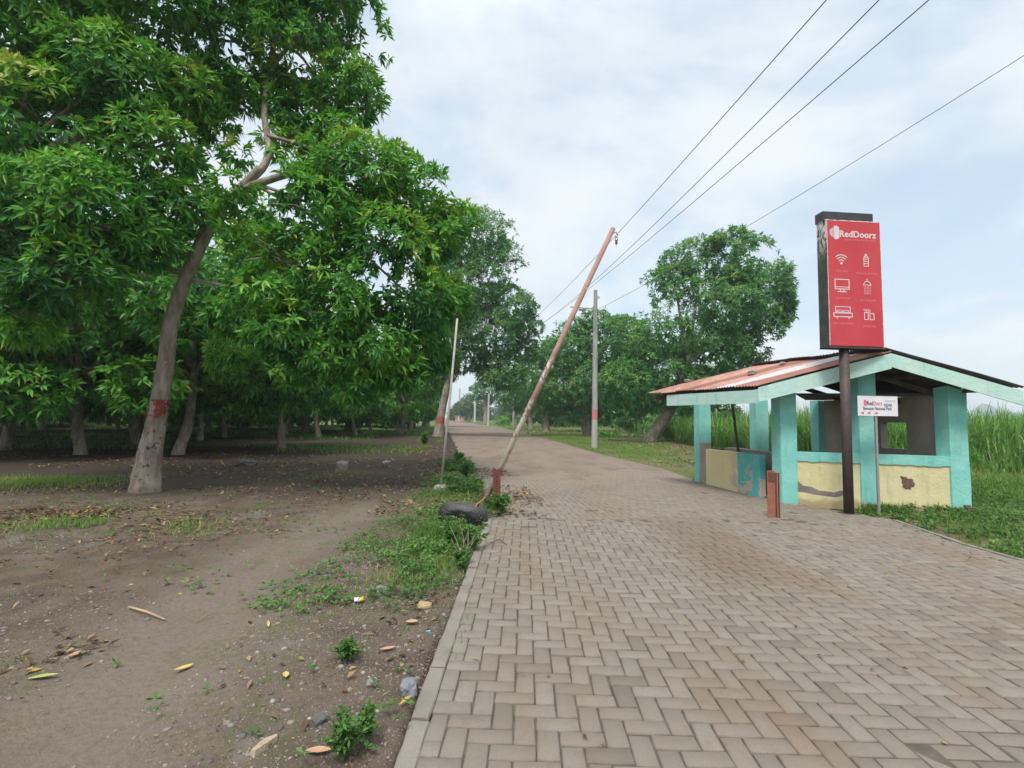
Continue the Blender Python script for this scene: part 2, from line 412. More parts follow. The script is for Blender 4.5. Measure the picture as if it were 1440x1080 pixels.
def herring(org, ang, y0, y1, clip, rg):
    ca, sa = math.cos(ang), math.sin(ang); Vs, Ts = [], []
    ni = int(9/BW); j0, j1 = int((y0-org[1])/BW)-14, int((y1-org[1])/BW)+14
    for i in range(-int(3.5/BW), ni):
        for j in range(j0, j1):
            k = (i+j) % 4
            if k == 0: bx = (i-1, j, i+1, j+1)
            elif k == 2: bx = (i, j-1, i+1, j+1)
            else: continue
            cx, cy = (bx[0]+bx[2])*BW/2, (bx[1]+bx[3])*BW/2
            wx, wy = org[0]+cx*ca-cy*sa, org[1]+cx*sa+cy*ca
            if not clip(wx, wy): continue
            hx, hy = (bx[2]-bx[0])*BW/2-JG-rg.uniform(0, .0012), (bx[3]-bx[1])*BW/2-JG-rg.uniform(0, .0012)
            ro = rg.normal()*.010; cr, sr = math.cos(ang+ro), math.sin(ang+ro)
            z0 = rg.normal()*.0018-(.006 if rg.random() < .03 else 0); tx, ty = rg.normal(0, .008, 2)
            ring = []; cor = []; jit = np.abs(rg.normal(0, .0016, (4, 2)))*np.where(rg.random((4, 1)) < .10, 4.5, 1)
            for (sx, sy) in ((-1, -1), (1, -1), (1, 1), (-1, 1)):
                X_ = wx+sx*hx*cr-sy*hy*sr; Y_ = wy+sx*hx*sr+sy*hy*cr
                cor.append([min(max(X_, float(xl(Y_))-.004), float(xr(Y_))-.006), Y_])
            if min(cor[1][0]-cor[0][0], cor[2][0]-cor[3][0]) < .022: continue
            for (ins, zz) in ((0, -.03), (0, -.0055), (.0055, 0)):
                for q_, (sx, sy) in enumerate(((-1, -1), (1, -1), (1, 1), (-1, 1))):
                    jx, jy = jit[q_] if ins else jit[q_]*.6; X_ = cor[q_][0]-sx*ins*cr+sy*ins*sr-sx*abs(jx); Y_ = cor[q_][1]-sx*ins*sr-sy*ins*cr-sy*abs(jy)
                    ring.append((X_, Y_, z0+zz+tx*(X_-wx)+ty*(Y_-wy)))
            Vs.append(ring); Ts.append(rg.random())
    Vs = np.array(Vs); n = len(Vs); k = np.arange(n)[:, None]*12
    fs = [k+np.array([[8, 9, 10, 11]])]
    for r in (0, 4):
        for i in range(4): q = (i+1) % 4; fs.append(k+np.array([[r+i, r+q, r+4+q, r+4+i]]))
    return Vs.reshape(-1, 3), np.concatenate(fs), np.repeat(np.array(Ts), 12)
SEAM = 7.55
rg = np.random.default_rng(3)
A1 = herring((-.36, 0), -R(1.6), .6, SEAM, lambda x, y: y < SEAM+.02*math.sin(x*9) and y > .5 and x > xl(y)-.06 and x < xr(y)+.06, rg)
A2 = herring((-.2, SEAM+.02), R(5.5), SEAM, 19, lambda x, y: y > SEAM+.03+.02*math.sin(x*9) and y < 18.5 and x > xl(y)+.03 and x < xr(y)-.03, rg)
def m_paver(t, b):
    p = t.pos(); tn = t.attr('tint'); x, y, z = t.sep(p)
    c = t.ramp(tn, [(0, (.168, .140, .110)), (.08, (.203, .173, .138)), (.6, (.224, .193, .156)), (.9, (.246, .214, .176)), (1, (.212, .184, .150))])
    c = t.mix(t.step(t.noise(p, 6, 5, .7), .35, .75, 0, .35), c, (.165, .135, .105))
    c = t.mix(t.step(t.noise(p, 160, 3, .7),   .50, .72, 0, .5), c, (.11, .092, .075))
    sp = t.scale(p, (1.0, .35, 1))
    br = t.step(t.noise(sp, .8, 5, .65), .47, .66)                      # earth trodden in along the wheel lines
    c = t.mix(t.math('MULTIPLY', br, .72), c, (.20, .142, .10))
    c = t.mix(t.math('MULTIPLY', t.step(t.noise(p, 2.6, 6, .75), .56, .70), .4), c, (.125, .10, .076))
    # one darker wheel smear of mud in front of the shelter
    sx = t.math('SUBTRACT', t.math('ADD', x, t.math('MULTIPLY', y, -.12)), 2.05)
    sm = t.math('MULTIPLY', t.step(t.math('ABSOLUTE', t.math('ADD', sx, t.math('MULTIPLY', t.noise(p, 1.5, 4), .6))), .12, .85, 1, 0), t.math('MULTIPLY', t.step(y, 4.0, 5.2), t.step(y, 7.0, 8.6, 1, 0)))
    c = t.mix(t.math('MULTIPLY', sm, .55), c, (.145, .108, .078))
    far = t.math('MULTIPLY', t.step(y, 6.5, 15.0), .8)
    c = t.mix(far, c, t.mix(t.noise(p, 3, 4), (.19, .145, .11), (.245, .20, .16)))
    dk = t.math('MULTIPLY', t.step(t.noise(p, .8, 5, .7), .60, .74), t.step(x, 1.8, 4.0))
    c = t.mix(t.math('MULTIPLY', dk, .45), c, (.13, .115, .10))
    t.put(b.inputs['Base Color'], c); b.inputs['Roughness'].default_value = .85; b.inputs['Specular IOR Level'].default_value = .25
    hh = t.math('ADD', t.noise(p, 220, 3, .7), t.math('MULTIPLY', t.noise(p, 35, 4), 1.2))
    t.put(b.inputs['Normal'], t.bump(hh, .0045, .8))
V, Fc, T = join([A1, A2])
tag(mesh('road_paving', V, Fc, mat('concrete_paver', m_paver), tint=T), kind='structure')
ys2 = np.concatenate([np.arange(7.6, 34, .09), np.arange(34, 120, 1.5), np.arange(120, 421, 15)]); us2 = np.linspace(0, 1, 64)
def film(x, y):
    f = np.clip((y-9.5)/8.5, 0, 1); ramp = -.021+.027*f**.8
    s = (x-xl(y))/(xr(y)-xl(y)); wheel = .006*np.sin(s*math.pi)
    return ramp+wheel*f+.016*(n2(x, y*.35, 1.1, 8)-.5)+.008*(n2(x, y, 5, 9)-.5)
def m_dirt(t, b):
    p = t.pos()
    c = t.mix(t.step(t.noise(t.scale(p, (1, .3, 1)), 1.2, 5, .65), .35, .68), (.215, .168, .13), (.165, .125, .095))
    c = t.mix(t.step(t.noise(p, 30, 4, .7), .45, .75, 0, .4), c, (.16, .115, .08))
    t.put(b.inputs['Base Color'], c); b.inputs['Roughness'].default_value = .95; b.inputs['Specular IOR Level'].default_value = .15
    t.put(b.inputs['Normal'], t.bump(t.noise(p, 40, 5, .7), .012))
V, Fc = strip(ys2, us2, film, .02)
tag(mesh('road_dirt', V, Fc, mat('road_dirt', m_dirt), smooth=True), kind='structure')
# kerb stones end to end along the left edge
def m_kerb(t, b):
    p = t.pos(); c = t.mix(t.step(t.noise(p, 3, 5), .35, .7), (.25, .22, .18), (.185, .158, .128))
    c = t.mix(t.step(t.noise(p, 120, 3, .7), .5, .72, 0, .5), c, (.15, .125, .10))
    c = t.mix(t.step(t.noise(p, 2.1, 5, .7), .56, .68, 0, .5), c, (.16, .15, .085))
    t.put(b.inputs['Base Color'], c); b.inputs['Roughness'].default_value = .9
    t.put(b.inputs['Normal'], t.bump(t.noise(p, 60, 5, .75), .012))
kb = MB(); y = .7
while y < 7.45:
    L = rnd.choice((.48, .52, .5, .42)); y2 = min(y+L, 7.5); dz = rnd.uniform(-.006, .008); dx = rnd.uniform(-.004, .004)
    nseg = 5; rows = []
    for q in range(nseg+1):
        yy = y+.004+(y2-y-.008)*q/nseg; e = float(xl(yy))-.006+dx
        j = [rnd.uniform(-.003, .003) for _ in range(4)]
        if q in (0, nseg): j = [v*1.6 for v in j]
        rows.append([(e, yy, -.1), (e+j[0], yy, -.006+dz), (e-.007, yy+j[1], .002+dz+j[2]*.5), (e-.088, yy+j[3], .003+dz), (e-.098+j[2], yy, -.008+dz), (e-.1, yy, -.16)])
    V = [p for r in rows for p in r]; Fs = [(i*6+k, i*6+k+1, i*6+7+k, i*6+6+k) for i in range(nseg) for k in range(5)]
    Fs += [tuple(range(6)), tuple(reversed(range(nseg*6, nseg*6+6)))]
    kb.add(V, Fs); y = y2
tag(kb.build('kerb', mat('kerb_concrete', m_kerb)), kind='structure')
kb = MB(); y = -1.0
while y < 7.9:
    y2 = y+.5; e, e2 = float(xr(y+.005)), float(xr(y2-.005)); dz = rnd.uniform(-.004, .004)
    kb.prism([(e+.005, y+.005, -.16), (e+.075, y+.005, -.16), (e2+.075, y2-.005, -.16), (e2+.005, y2-.005, -.16)],
             [(e+.005, y+.005, .004+dz), (e+.075, y+.005, .004+dz), (e2+.075, y2-.005, .004+dz), (e2+.005, y2-.005, .004+dz)])
    y = y2
tag(kb.build('kerb_far_side', mat('kerb_concrete', m_kerb)), kind='structure')


# ------------------------------------------------------------------ trees
def trunk_mesh(parts, name, mt, parent, seg=12):
    mb = MB()
    for path, rads, wob in parts: mb.tube(path, rads, seg, True, wob)
    return mb.build(name, mt, parent, smooth=True)
def to_local(path, base): return [Vector(p)-Vector(base) for p in path]
def twigs(lobes, base, n, seed):
    r_ = np.random.default_rng(seed); out = []
    for l in lobes:
        c = Vector(l[:3])-Vector(base)
        for _ in range(n):
            d = r_.normal(size=3); d[2] = abs(d[2])*.6-.1; d = d/np.linalg.norm(d); e = c+Vector(d*np.array(l[3:])*.92); m_ = (c+e)/2+Vector((0, 0, .08))
            out.append(([c-Vector(d)*.15, m_, e], [.022, .014, .006], 0))
    return out
def crown_obj(parent, base, lobes, dens, per, L, W, mt, seed, lod, gap=.36, inner=.25, droop=.35, ns=.9, name='crown'):
    rg = np.random.default_rng(seed)
    lb = [(l[0]-base[0], l[1]-base[1], l[2]-base[2], *l[3:]) for l in lobes]
    C, D, T = crown_points(lb, dens, rg, inner, gap, ns, seed)
    V, Fc, t = leaf_cloud(C, D, per, L, W, T, rg, droop=droop, lod=lod)
    return mesh(name, V, Fc, mt, parent, tint=t)
def limb(a, b, r0, r1, sag=.25, n=5):
    a, b = Vector(a), Vector(b); mid = (a+b)/2; mid += Vector((rnd.uniform(-.2, .2), rnd.uniform(-.2, .2), (b-a).length*sag*.4))
    p = smoothpath([a, mid, b], n); return p, lerpl([r0, (r0+r1)/2, r1], n), .05

def pxlobes(lst):
    out = []
    for (px, py, Y, r, *q) in lst:
        c = at(px, py, Y); s = q[0] if q else .85
        out.append((c.x, c.y, c.z, r, r, r*s))
    return out

# the big leaning tree with the painted band
base = gobj(205, 692); Y0 = base.y
L1 = pxlobes([(430, 60, 10.4, 1.15), (485, 130, 10.6, .75), (400, -50, 10.4, 1.5), (330, 60, 10.4, .95), (470, 0, 10.5, .9), (300, -20, 10.2, 1.1), (300, 120, 10.2, .55),
              (430, 165, 10.6, .6), (510, 250, 10.0, .95), (575, 270, 10.4, .8), (610, 330, 10.6, .62), (440, 300, 9.4, .85), (540, 350, 10.0, 1.0), (400, 370, 9.3, .75),
              (470, 410, 9.6, .95), (580, 420, 10.4, .85), (520, 480, 10.0, .8), (400, 460, 9.2, .55), (600, 490, 10.8, .6), (450, 500, 9.7, .6), (560, 520, 10.3, .5),
              (345, 285, 9.2, .42), (395, 250, 9.3, .5), (350, 335, 9.1, .5), (430, 225, 10.2, .6), (480, 195, 10.5, .6), (370, 400, 9.0, .5), (640, 300, 10.9, .45), (520, 60, 10.6, .55), (620, 420, 10.9, .6), (340, 440, 9.4, .5), (332, 262, 9.15, .36), (362, 262, 9.2, .36), (318, 300, 9.1, .3), (400, 200, 10.3, .42), (300, 175, 10.2, .42), (398, 150, 10.5, .4), (345, 130, 10.3, .42), (330, 215, 10.0, .3), (395, 235, 9.6, .34), (415, 110, 10.4, .5), (330, 500, 10.5, .5), (500, 540, 10.0, .4)])
tr = thing('mango_tree', 'big mango tree with a leaning trunk painted with a red band', 'tree', base)
px = [(203, 697), (205, 680), (209, 650), (220, 590), (232, 520), (240, 455), (258, 400), (284, 340), (312, 292), (346, 258), (366, 236)]
wd = [27, 22.5, 19.5, 14.5, 13, 11.5, 11, 10.5, 9.5, 8, 6.5]
k = Y0/F
path = to_local([at(a, b2, Y0+.0*i) for i, (a, b2) in enumerate(px)], base)
path[0].z = -.25
stem = [at(352, 252, Y0), at(372, 232, Y0+.08), at(378, 205, Y0+.3), at(372, 160, Y0+.5), at(379, 100, Y0+.6), at(386, 40, Y0+.7), at(380, -60, Y0+.6)]
T1 = trunk_mesh([(smoothpath(path, 5), lerpl([w*k*.82 for w in wd], 5), .035),
            (smoothpath(to_local(stem, base), 4), lerpl([.085, .075, .07, .068, .062, .055, .04], 4), .04),
            limb(at(335, 268, Y0)-base, at(520, 250, Y0+.4)-base, .09, .03),
            limb(at(300, 310, Y0)-base, at(215, 260, Y0+.3)-base, .055, .03),
            limb(at(262, 385, Y0)-base, at(150, 375, Y0-.1)-base, .06, .03),
            limb(at(378, 100, Y0+.6)-base, at(440, 50, Y0+.8)-base, .05, .02),
            limb(at(378, 120, Y0+.6)-base, at(320, 50, Y0+.7)-base, .05, .02),
            limb(at(380, 60, Y0+.6)-base, at(450, 120, Y0+.8)-base, .045, .02)]+[limb(min((at(348, 254, Y0), at(376, 190, Y0+.3), at(379, 100, Y0+.6), at(384, 20, Y0+.7), at(300, 312, Y0), at(262, 392, Y0), at(246, 440, Y0)), key=lambda q: (q-Vector(l[:3])).length)-base, Vector(l[:3])-base, .035, .02, .12) for l in L1 if l[3] > .74]+twigs([l for l in L1 if l[3] > .58], base, 4, 3), 'trunk', BARK1, tr, 14)
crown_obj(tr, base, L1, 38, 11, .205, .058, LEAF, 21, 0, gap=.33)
# the tree whose boughs hang in from the left
base = Vector((-10.2, 8.6, gz(-10.2, 8.6)))
L2 = pxlobes([(60, 180, 8.8, 1.25), (160, 110, 9.0, 1.0), (110, 290, 8.4, 1.0), (215, 210, 9.2, .85), (30, 330, 8.4, .9), (100, 390, 8.2, .7), (190, 330, 8.9, .65), (20, 440, 8.4, .6), (255, 290, 9.4, .6),
              (60, 40, 9, 1.3), (200, 10, 9.4, 1.2), (-60, 250, 8.6, 1.4), (-70, 60, 9, 1.5), (265, 130, 9.6, .6), (80, -90, 9.2, 1.4), (-60, 400, 8.5, .9)])
tr = thing('mango_tree', 'mango tree at the left edge with boughs of bright young leaves', 'tree', base)
trunk_mesh([(smoothpath([(0, 0, -.2), (.1, 0, .4), (.3, .1, 2), (.2, .1, 3.4), (.5, 0, 5)], 4), lerpl([.36, .26, .23, .2, .13], 4), .04),
            limb((.3, .1, 2), at(60, 430, 8.6)-base, .13, .05), limb((.2, .1, 3.4), at(140, 330, 8.6)-base, .12, .04),
            limb((.3, .1, 3.8), at(110, 180, 8.8)-base, .12, .04), limb((.4, 0, 4.4), at(200, 130, 9)-base, .1, .03)]+[limb(min((Vector((.3, .1, 2)), Vector((.2, .1, 3.4)), Vector((.5, 0, 5))), key=lambda q: (q+base-Vector(l[:3])).length), Vector(l[:3])-base, .06, .02, .1) for l in L2]+twigs(L2, base, 5, 4), 'trunk', BARK, tr)
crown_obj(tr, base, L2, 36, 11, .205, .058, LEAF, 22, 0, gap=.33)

# orchard trees of a few kinds, copied
def proto_tree(label, seed, H, rad, h0, lean, mt, dens, per, L, W, group, lod=1, bk=BARK, tr_r=.24, nl=9, gap=.36):
    r = random.Random(seed); t = thing('mango_tree', label, 'tree', (0, 0, 0), 0, group)
    top = Vector((lean, r.uniform(-.3, .3), h0+.9)); parts = [(smoothpath([(0, 0, -.25), (lean*.08, 0, .25), (lean*.5+r.uniform(-.1, .1), r.uniform(-.1, .1), h0*.55), top], 4), lerpl([tr_r*1.3, tr_r*.98, tr_r*.85, tr_r*.7], 4), .05)]
    lobes = []
    for i in range(nl):
        a = 2*math.pi*i/nl*1.618*1.0+r.uniform(-.3, .3); q = r.uniform(.45, .72); zz = h0+(H-h0)*r.uniform(.22, .62)
        s = rad*r.uniform(.36, .5); lobes.append((lean+math.cos(a)*rad*q, math.sin(a)*rad*q, zz, s, s, s*.85))
    for i in range(3):
        s = rad*r.uniform(.4, .52); lobes.append((lean+r.uniform(-.3, .3)*rad, r.uniform(-.3, .3)*rad, H-s*.8-r.uniform(0, .15)*H, s, s, s*.85))
    for i in range(nl-2):
        a = 2*math.pi*i/(nl-2)+r.uniform(-.3, .3); s = rad*r.uniform(.24, .34)
        lobes.append((lean+math.cos(a)*rad*.72, math.sin(a)*rad*.72, h0+s*.5+r.uniform(-.25, .5), s, s, s*.8))
    for lb in lobes[:6]: parts.append(limb(top-Vector((0, 0, r.uniform(0, .5))), lb[:3], tr_r*.45, .04, .1))
    trunk_mesh(parts, 'trunk', bk, t, 10)
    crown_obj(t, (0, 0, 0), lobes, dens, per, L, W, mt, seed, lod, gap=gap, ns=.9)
    return t
GO = 'mango trees standing in rows through the orchard'
LAB = 'dark mango tree inside the shaded orchard, one of the rows behind the leaning tree'
protos = [proto_tree(LAB, 31, 9.2, 3.8, 1.95, .5, LEAF, 10, 9, .30, .09, GO, tr_r=.19),
          proto_tree(LAB, 32, 10.0, 4.0, 2.2, -.5, LEAF, 10, 9, .30, .09, GO, tr_r=.19, nl=10),
          proto_tree(LAB, 33, 8.2, 3.6, 1.75, .3, LEAF, 10, 9, .30, .09, GO, tr_r=.19, nl=8)]
spots = []
for px_, py_ in ((357, 597), (430, 606), (468, 601), (487, 598), (163, 592), (100, 590), (380, 592), (20, 600), (300, 594)):
    p = gp(px_, py_, -.04); spots.append((p.x, p.y))
r = random.Random(5); yy = 22.0
while yy < 80:
    xx = float(xl(yy))-4.2-(3.5 if yy < 40 else 0); xx -= r.uniform(0, 1.5)
    while xx > -yy*1.16-5:
        q = (xx+r.uniform(-1, 1), yy+r.uniform(-1.2, 1.2))
        if all(math.hypot(q[0]-s[0], q[1]-s[1]) > 3.6 for s in spots) and not (yy < 30 and xx > -7): spots.append(q)
        xx -= r.uniform(5.4, 7.0)*(1 if yy < 40 else 1.25)
    yy += r.uniform(5.0, 6.0)*(1 if yy < 40 else 1.35)
spots += [(-15.2, 17.5), (-19.5, 19), (-12.3, 18.3), (-18, 15), (-24, 21)]
first = [True]*3
for i, (x, y) in enumerate(spots):
    k = i % 3; o = protos[k] if first[k] else copy_tree(protos[k]); first[k] = False
    o.location = (x, y, gz(x, y)); o.rotation_euler.z = r.uniform(0, 6.28); s = r.uniform(.86, 1.15); o.scale = (s, s, s*r.uniform(.94, 1.06))

low = proto_tree('low bushy tree closing the back of the orchard', 34, 6.5, 3.6, .8, .2, LEAF, 5, 9, .42, .13, 'low bushy trees at the back of the orchard', tr_r=.15)
q = 0
for yy in (54, 68, 86):
    xx = float(xl(yy))-7-r.uniform(0, 3)
    while xx > -yy*1.12-6:
        o = low if q == 0 else copy_tree(low); q += 1
        o.location = (xx, yy+r.uniform(-3, 3), -.1); o.rotation_euler.z = r.uniform(0, 6); s = r.uniform(.8, 1.2); o.scale = (s, s, s*.9)
        xx -= r.choice((5.5, 6.5, 7, 13))
def placed_tree(label, base, trunk_px, widths, lobes, dens, per, L, W, mt, bk, seed, Y=None, gap=.36, name='mango_tree', group=None, twigs=6, inner=.25):
    Y = Y or base.y; t = thing(name, label, 'tree', base, 0, group); k = Y/F
    P = to_local([at(a, b2, Y) for a, b2 in trunk_px], base); P[0].z = -.3
    parts = [(smoothpath(P, 4), lerpl([w*k for w in widths], 4), .05)]
    lb = pxlobes(lobes)
    for l in lb[:twigs]: parts.append(limb(P[-1]-(P[-1]-P[-2])*.3, Vector(l[:3])-base, widths[-1]*k*.55, .05, .1))
    trunk_mesh(parts, 'trunk', bk, t, 12)
    crown_obj(t, base, lb, dens, per, L, W, mt, seed, 1, gap=gap, inner=inner, ns=.5)
    return t
b = gobj(616, 614); YB = b.y; k = YB/690
placed_tree('tall roadside mango tree with a red band low on its pale trunk', b, [(616, 616), (617, 608), (621, 580), (630, 540), (645, 500)], [10, 7, 5.5, 5, 4],
            [(672, 340, YB, 48*k), (640, 345, YB+1, 40*k), (700, 370, YB, 38*k), (660, 400, YB-1, 50*k), (715, 430, YB, 36*k), (630, 430, YB, 45*k), (690, 470, YB, 45*k), (735, 460, YB, 26*k), (650, 490, YB, 38*k), (705, 520, YB, 32*k), (620, 510, YB+1, 30*k), (655, 318, YB, 28*k), (740, 495, YB+1, 18*k)],
            11, 10, .34, .09, LEAF_R, BARK2, 41, gap=.32)
b = gp(578, 600, -.04); YB = b.y; k = YB/690
placed_tree('mango tree in the shade just left of the red banded roadside tree', b, [(598, 602), (599, 596), (601, 570), (604, 540)], [8, 5.5, 4.5, 4], [(590, 480, YB, 45*k), (620, 440, YB, 40*k), (570, 520, YB, 35*k), (610, 520, YB, 30*k)], 7, 9, .4, .11, LEAF, BARK, 42)
# right of the road
b = gp(914, 622, -.03); YB = b.y; k = YB/690
placed_tree('tallest tree right of the road with a crooked leaning trunk behind the shelter', b, [(914, 625), (916, 616), (926, 600), (940, 580), (955, 545), (968, 500)], [13, 9.5, 8, 7.5, 7, 6],
            [(1035, 365, YB, 45*k), (985, 375, YB, 48*k), (1065, 400, YB, 44*k), (950, 405, YB, 36*k), (1010, 430, YB-1, 58*k), (1060, 450, YB, 42*k), (945, 460, YB-1, 46*k), (1000, 490, YB-1, 45*k), (1075, 420, YB, 38*k), (1035, 345, YB, 26*k), (1050, 485, YB+1, 28*k), (900, 480, YB-1, 36*k), (920, 530, YB-1, 42*k), (970, 545, YB-1, 38*k), (880, 540, YB-2, 34*k), (1085, 390, YB, 24*k), (1098, 440, YB, 17*k), (1085, 475, YB, 16*k), (1062, 510, YB, 16*k), (925, 400, YB, 22*k), (1012, 345, YB, 18*k), (1102, 405, YB, 14*k), (1030, 515, YB, 15*k)],
            12, 10, .36, .10, LEAF_R, BARK, 43, gap=.44, inner=.2)
b = gp(824, 614, -.03); YB = b.y; k = YB/690
placed_tree('broad low mango tree behind the concrete pole on the right verge', b, [(826, 616), (825, 608), (822, 590), (820, 570)], [9, 6.5, 5.5, 5],
            [(800, 500, YB, 42*k), (850, 490, YB, 44*k), (830, 540, YB-1, 46*k), (880, 510, YB, 40*k), (790, 545, YB, 36*k), (865, 550, YB-1, 40*k), (840, 455, YB, 22*k), (805, 470, YB, 26*k), (870, 470, YB, 28*k), (900, 550, YB, 34*k)],
            7, 10, .42, .125, LEAF_R, BARK, 44, gap=.3)
b = gp(768, 607, -.03); YB = b.y; k = YB/690
placed_tree('rounded mango tree with a short dark trunk beside the far bend', b, [(768, 609), (768, 603), (767, 590), (766, 575)], [7, 5, 4.5, 4],
            [(770, 525, YB, 34*k), (745, 545, YB, 28*k), (790, 520, YB, 34*k), (800, 555, YB, 32*k), (765, 500, YB, 24*k), (775, 562, YB, 26*k), (750, 515, YB+1, 22*k)], 4, 9, .5, .15, LEAF_R, BARK, 45)
b = gp(746, 604, -.03); YB = b.y; k = YB/690
placed_tree('smaller tree with a thin trunk between the rounded tree and the rusty boom', b, [(746, 606), (746, 600), (745, 585), (744, 570)], [5, 3.5, 3, 2.5], [(738, 540, YB, 22*k), (728, 555, YB, 20*k), (752, 550, YB, 20*k), (742, 565, YB, 16*k), (722, 530, YB, 18*k)], 3.5, 9, .55, .17, LEAF_R, BARK, 46)
b = gp(683, 597, -.03); YB = b.y; k = YB/690
placed_tree('distant tree with a reddish trunk at the far bend of the road', b, [(683, 598), (683, 592), (684, 575), (682, 560)], [5, 3.6, 3, 2.4], [(690, 545, YB, 20*k), (675, 550, YB, 14*k), (700, 555, YB, 16*k), (708, 540, YB, 18*k), (695, 530, YB, 18*k)], 2.2, 9, .7, .22, LEAF_R, BARK, 47)
b = gp(660, 592.5, -.03); YB = min(b.y, 190); k = YB/690; b = at(660, 589, YB); b.z = -.1
placed_tree('pale yellow green tree far down at the end of the road', b, [(660, 590), (660, 586), (659, 578)], [2.2, 1.8, 1.2], [(655, 572, YB, 12*k), (666, 568, YB, 11*k), (660, 562, YB, 9*k), (672, 575, YB, 9*k), (648, 576, YB, 9*k)], 1.2, 9, 1.1, .4, LEAF_P, BARK, 48)
# a farther row on the right, and trees closing the end of the road
pr = proto_tree('bushy tree in the far row beyond the right verge', 51, 9.5, 4.6, 1.6, .3, LEAF_R, 3.2, 9, .6, .19, 'far row of trees right of the road', tr_r=.3, gap=.3)
fr = [(17, 62), (11.5, 72), (6, 92), (9, 100), (22, 78), (1.5, 118), (28, 70)]
for i, (x, y) in enumerate(fr):
    o = pr if i == 0 else copy_tree(pr); o.location = (x, y, -.1); o.rotation_euler.z = i*1.3; s = r.uniform(.8, 1.05); o.scale = (s, s, s)
pr = proto_tree('distant tree closing the view at the end of the road', 52, 10, 5, 1.5, .3, LEAF_P, 1.6, 9, .9, .3, 'distant trees at the end of the road', tr_r=.3)
for i, (x, y) in enumerate([(-38, 215), (-24, 225), (-14, 240), (-50, 240), (-4, 250), (8, 235), (20, 250), (34, 240)]):
    o = pr if i == 0 else copy_tree(pr); o.location = (x, y, -.1); o.rotation_euler.z = i*1.7; s = r.uniform(.7, 1.0); o.scale = (s*1.2, s*1.2, s)
#--PART2--
# ------------------------------------------------------------------ roadside shelter
def m_paint(name, c1, c2, worn, zworn=.0, tq=False, patches=.60):
    def fn(t, b):
        p = t.pos(); x, y, z = t.sep(p); n1 = t.noise(p, 2.2, 6, .7); n2_ = t.noise(p, 7, 6, .7)
        c = t.mix(t.step(n1, .35, .7), c1, c2)
        c = t.mix(t.step(t.noise(t.scale(p, (1, 1, .18)), 6, 5, .7), .52, .75, 0, .35), c, tuple(q*.45 for q in c1))
        if tq:                                   # section repainted turquoise at the doorway end
            c = t.mix(t.step(t.math('ADD', y, t.math('MULTIPLY', t.math('SUBTRACT', t.noise(p, 4, 4), .5), .10)), TQ[1]-.02, TQ[1]+.02, 1, 0), c, (.10, .44, .42))
            c = t.mix(t.math('MULTIPLY', t.math('MULTIPLY', t.step(t.noise(p, 3.6, 5, .65), .50, .55), t.step(y, TQ[1]+.45, TQ[1]+.1, 0, 1)), t.step(z, .25, .80, .98, .25)), c, (.52, .42, .34))
        c = t.mix(t.step(t.math('ADD', t.math('MULTIPLY', n2_, .35), z), zworn+.10, zworn+.22, .85, 0), c, worn)
        c = t.mix(t.step(n2_, patches, patches+.04, 0, .8), c, worn)
        t.put(b.inputs['Base Color'], c); b.inputs['Roughness'].default_value = .8; b.inputs['Specular IOR Level'].default_value = .25
        t.put(b.inputs['Normal'], t.bump(t.math('ADD', t.noise(p, 30, 5, .7), t.math('MULTIPLY', n2_, 2)), .012))
    return mat(name, fn)
n_f = Vector((-.292, -.956, 0)).normalized(); fd = Vector((.956, -.292, 0)).normalized()
B0 = b_.copy(); A0 = a_.copy(); ld = (A0-B0).normalized(); LD = (A0-B0).length
nl = Vector((-ld.y, ld.x, 0))                     # outward normal of the left side
TQ = onplane(1037, 660, B0, nl)
def fp(px, py): return onplane(px, py, B0, n_f)
Dr = fp(1367, 716); DW = (Dr-B0).dot(fd)
sh = thing('roadside_shelter', 'turquoise and yellow open shelter with a rusty corrugated roof', 'shelter', B0)
S = -B0
TURQ = m_paint('turquoise_paint', (.20, .54, .48), (.29, .61, .54), (.40, .37, .31), .0, patches=.67)
FASC = m_paint('pale_fascia_paint', (.42, .64, .58), (.53, .67, .60), (.30, .33, .29), -5, patches=.72)
YEL = m_paint('yellow_paint', (.62, .55, .30), (.68, .62, .39), (.36, .28, .15), .12, patches=.70)
YELT = m_paint('yellow_wall_worn', (.70, .60, .31), (.74, .65, .40), (.42, .34, .26), -.06, tq=True, patches=.64)
PLAS = plain('bare_plaster', (.29, .245, .20), (.37, .31, .25), 3, .9, bump=.02)
DARKW = plain('dark_timber', (.045, .035, .028), (.09, .07, .055), 6, .85, bump=.01)
SLAB = plain('floor_slab', (.19, .165, .14), (.13, .11, .09), 3, .9, bump=.01)
P0 = B0+n_f*.42
EL = onplane(1066, 544, P0, n_f); AP = onplane(1252, 496, P0, n_f); ER = onplane(1437, 549, P0, n_f)
RBp = gp(1060, 517, AP.z); EBp = gp(914, 554, EL.z)

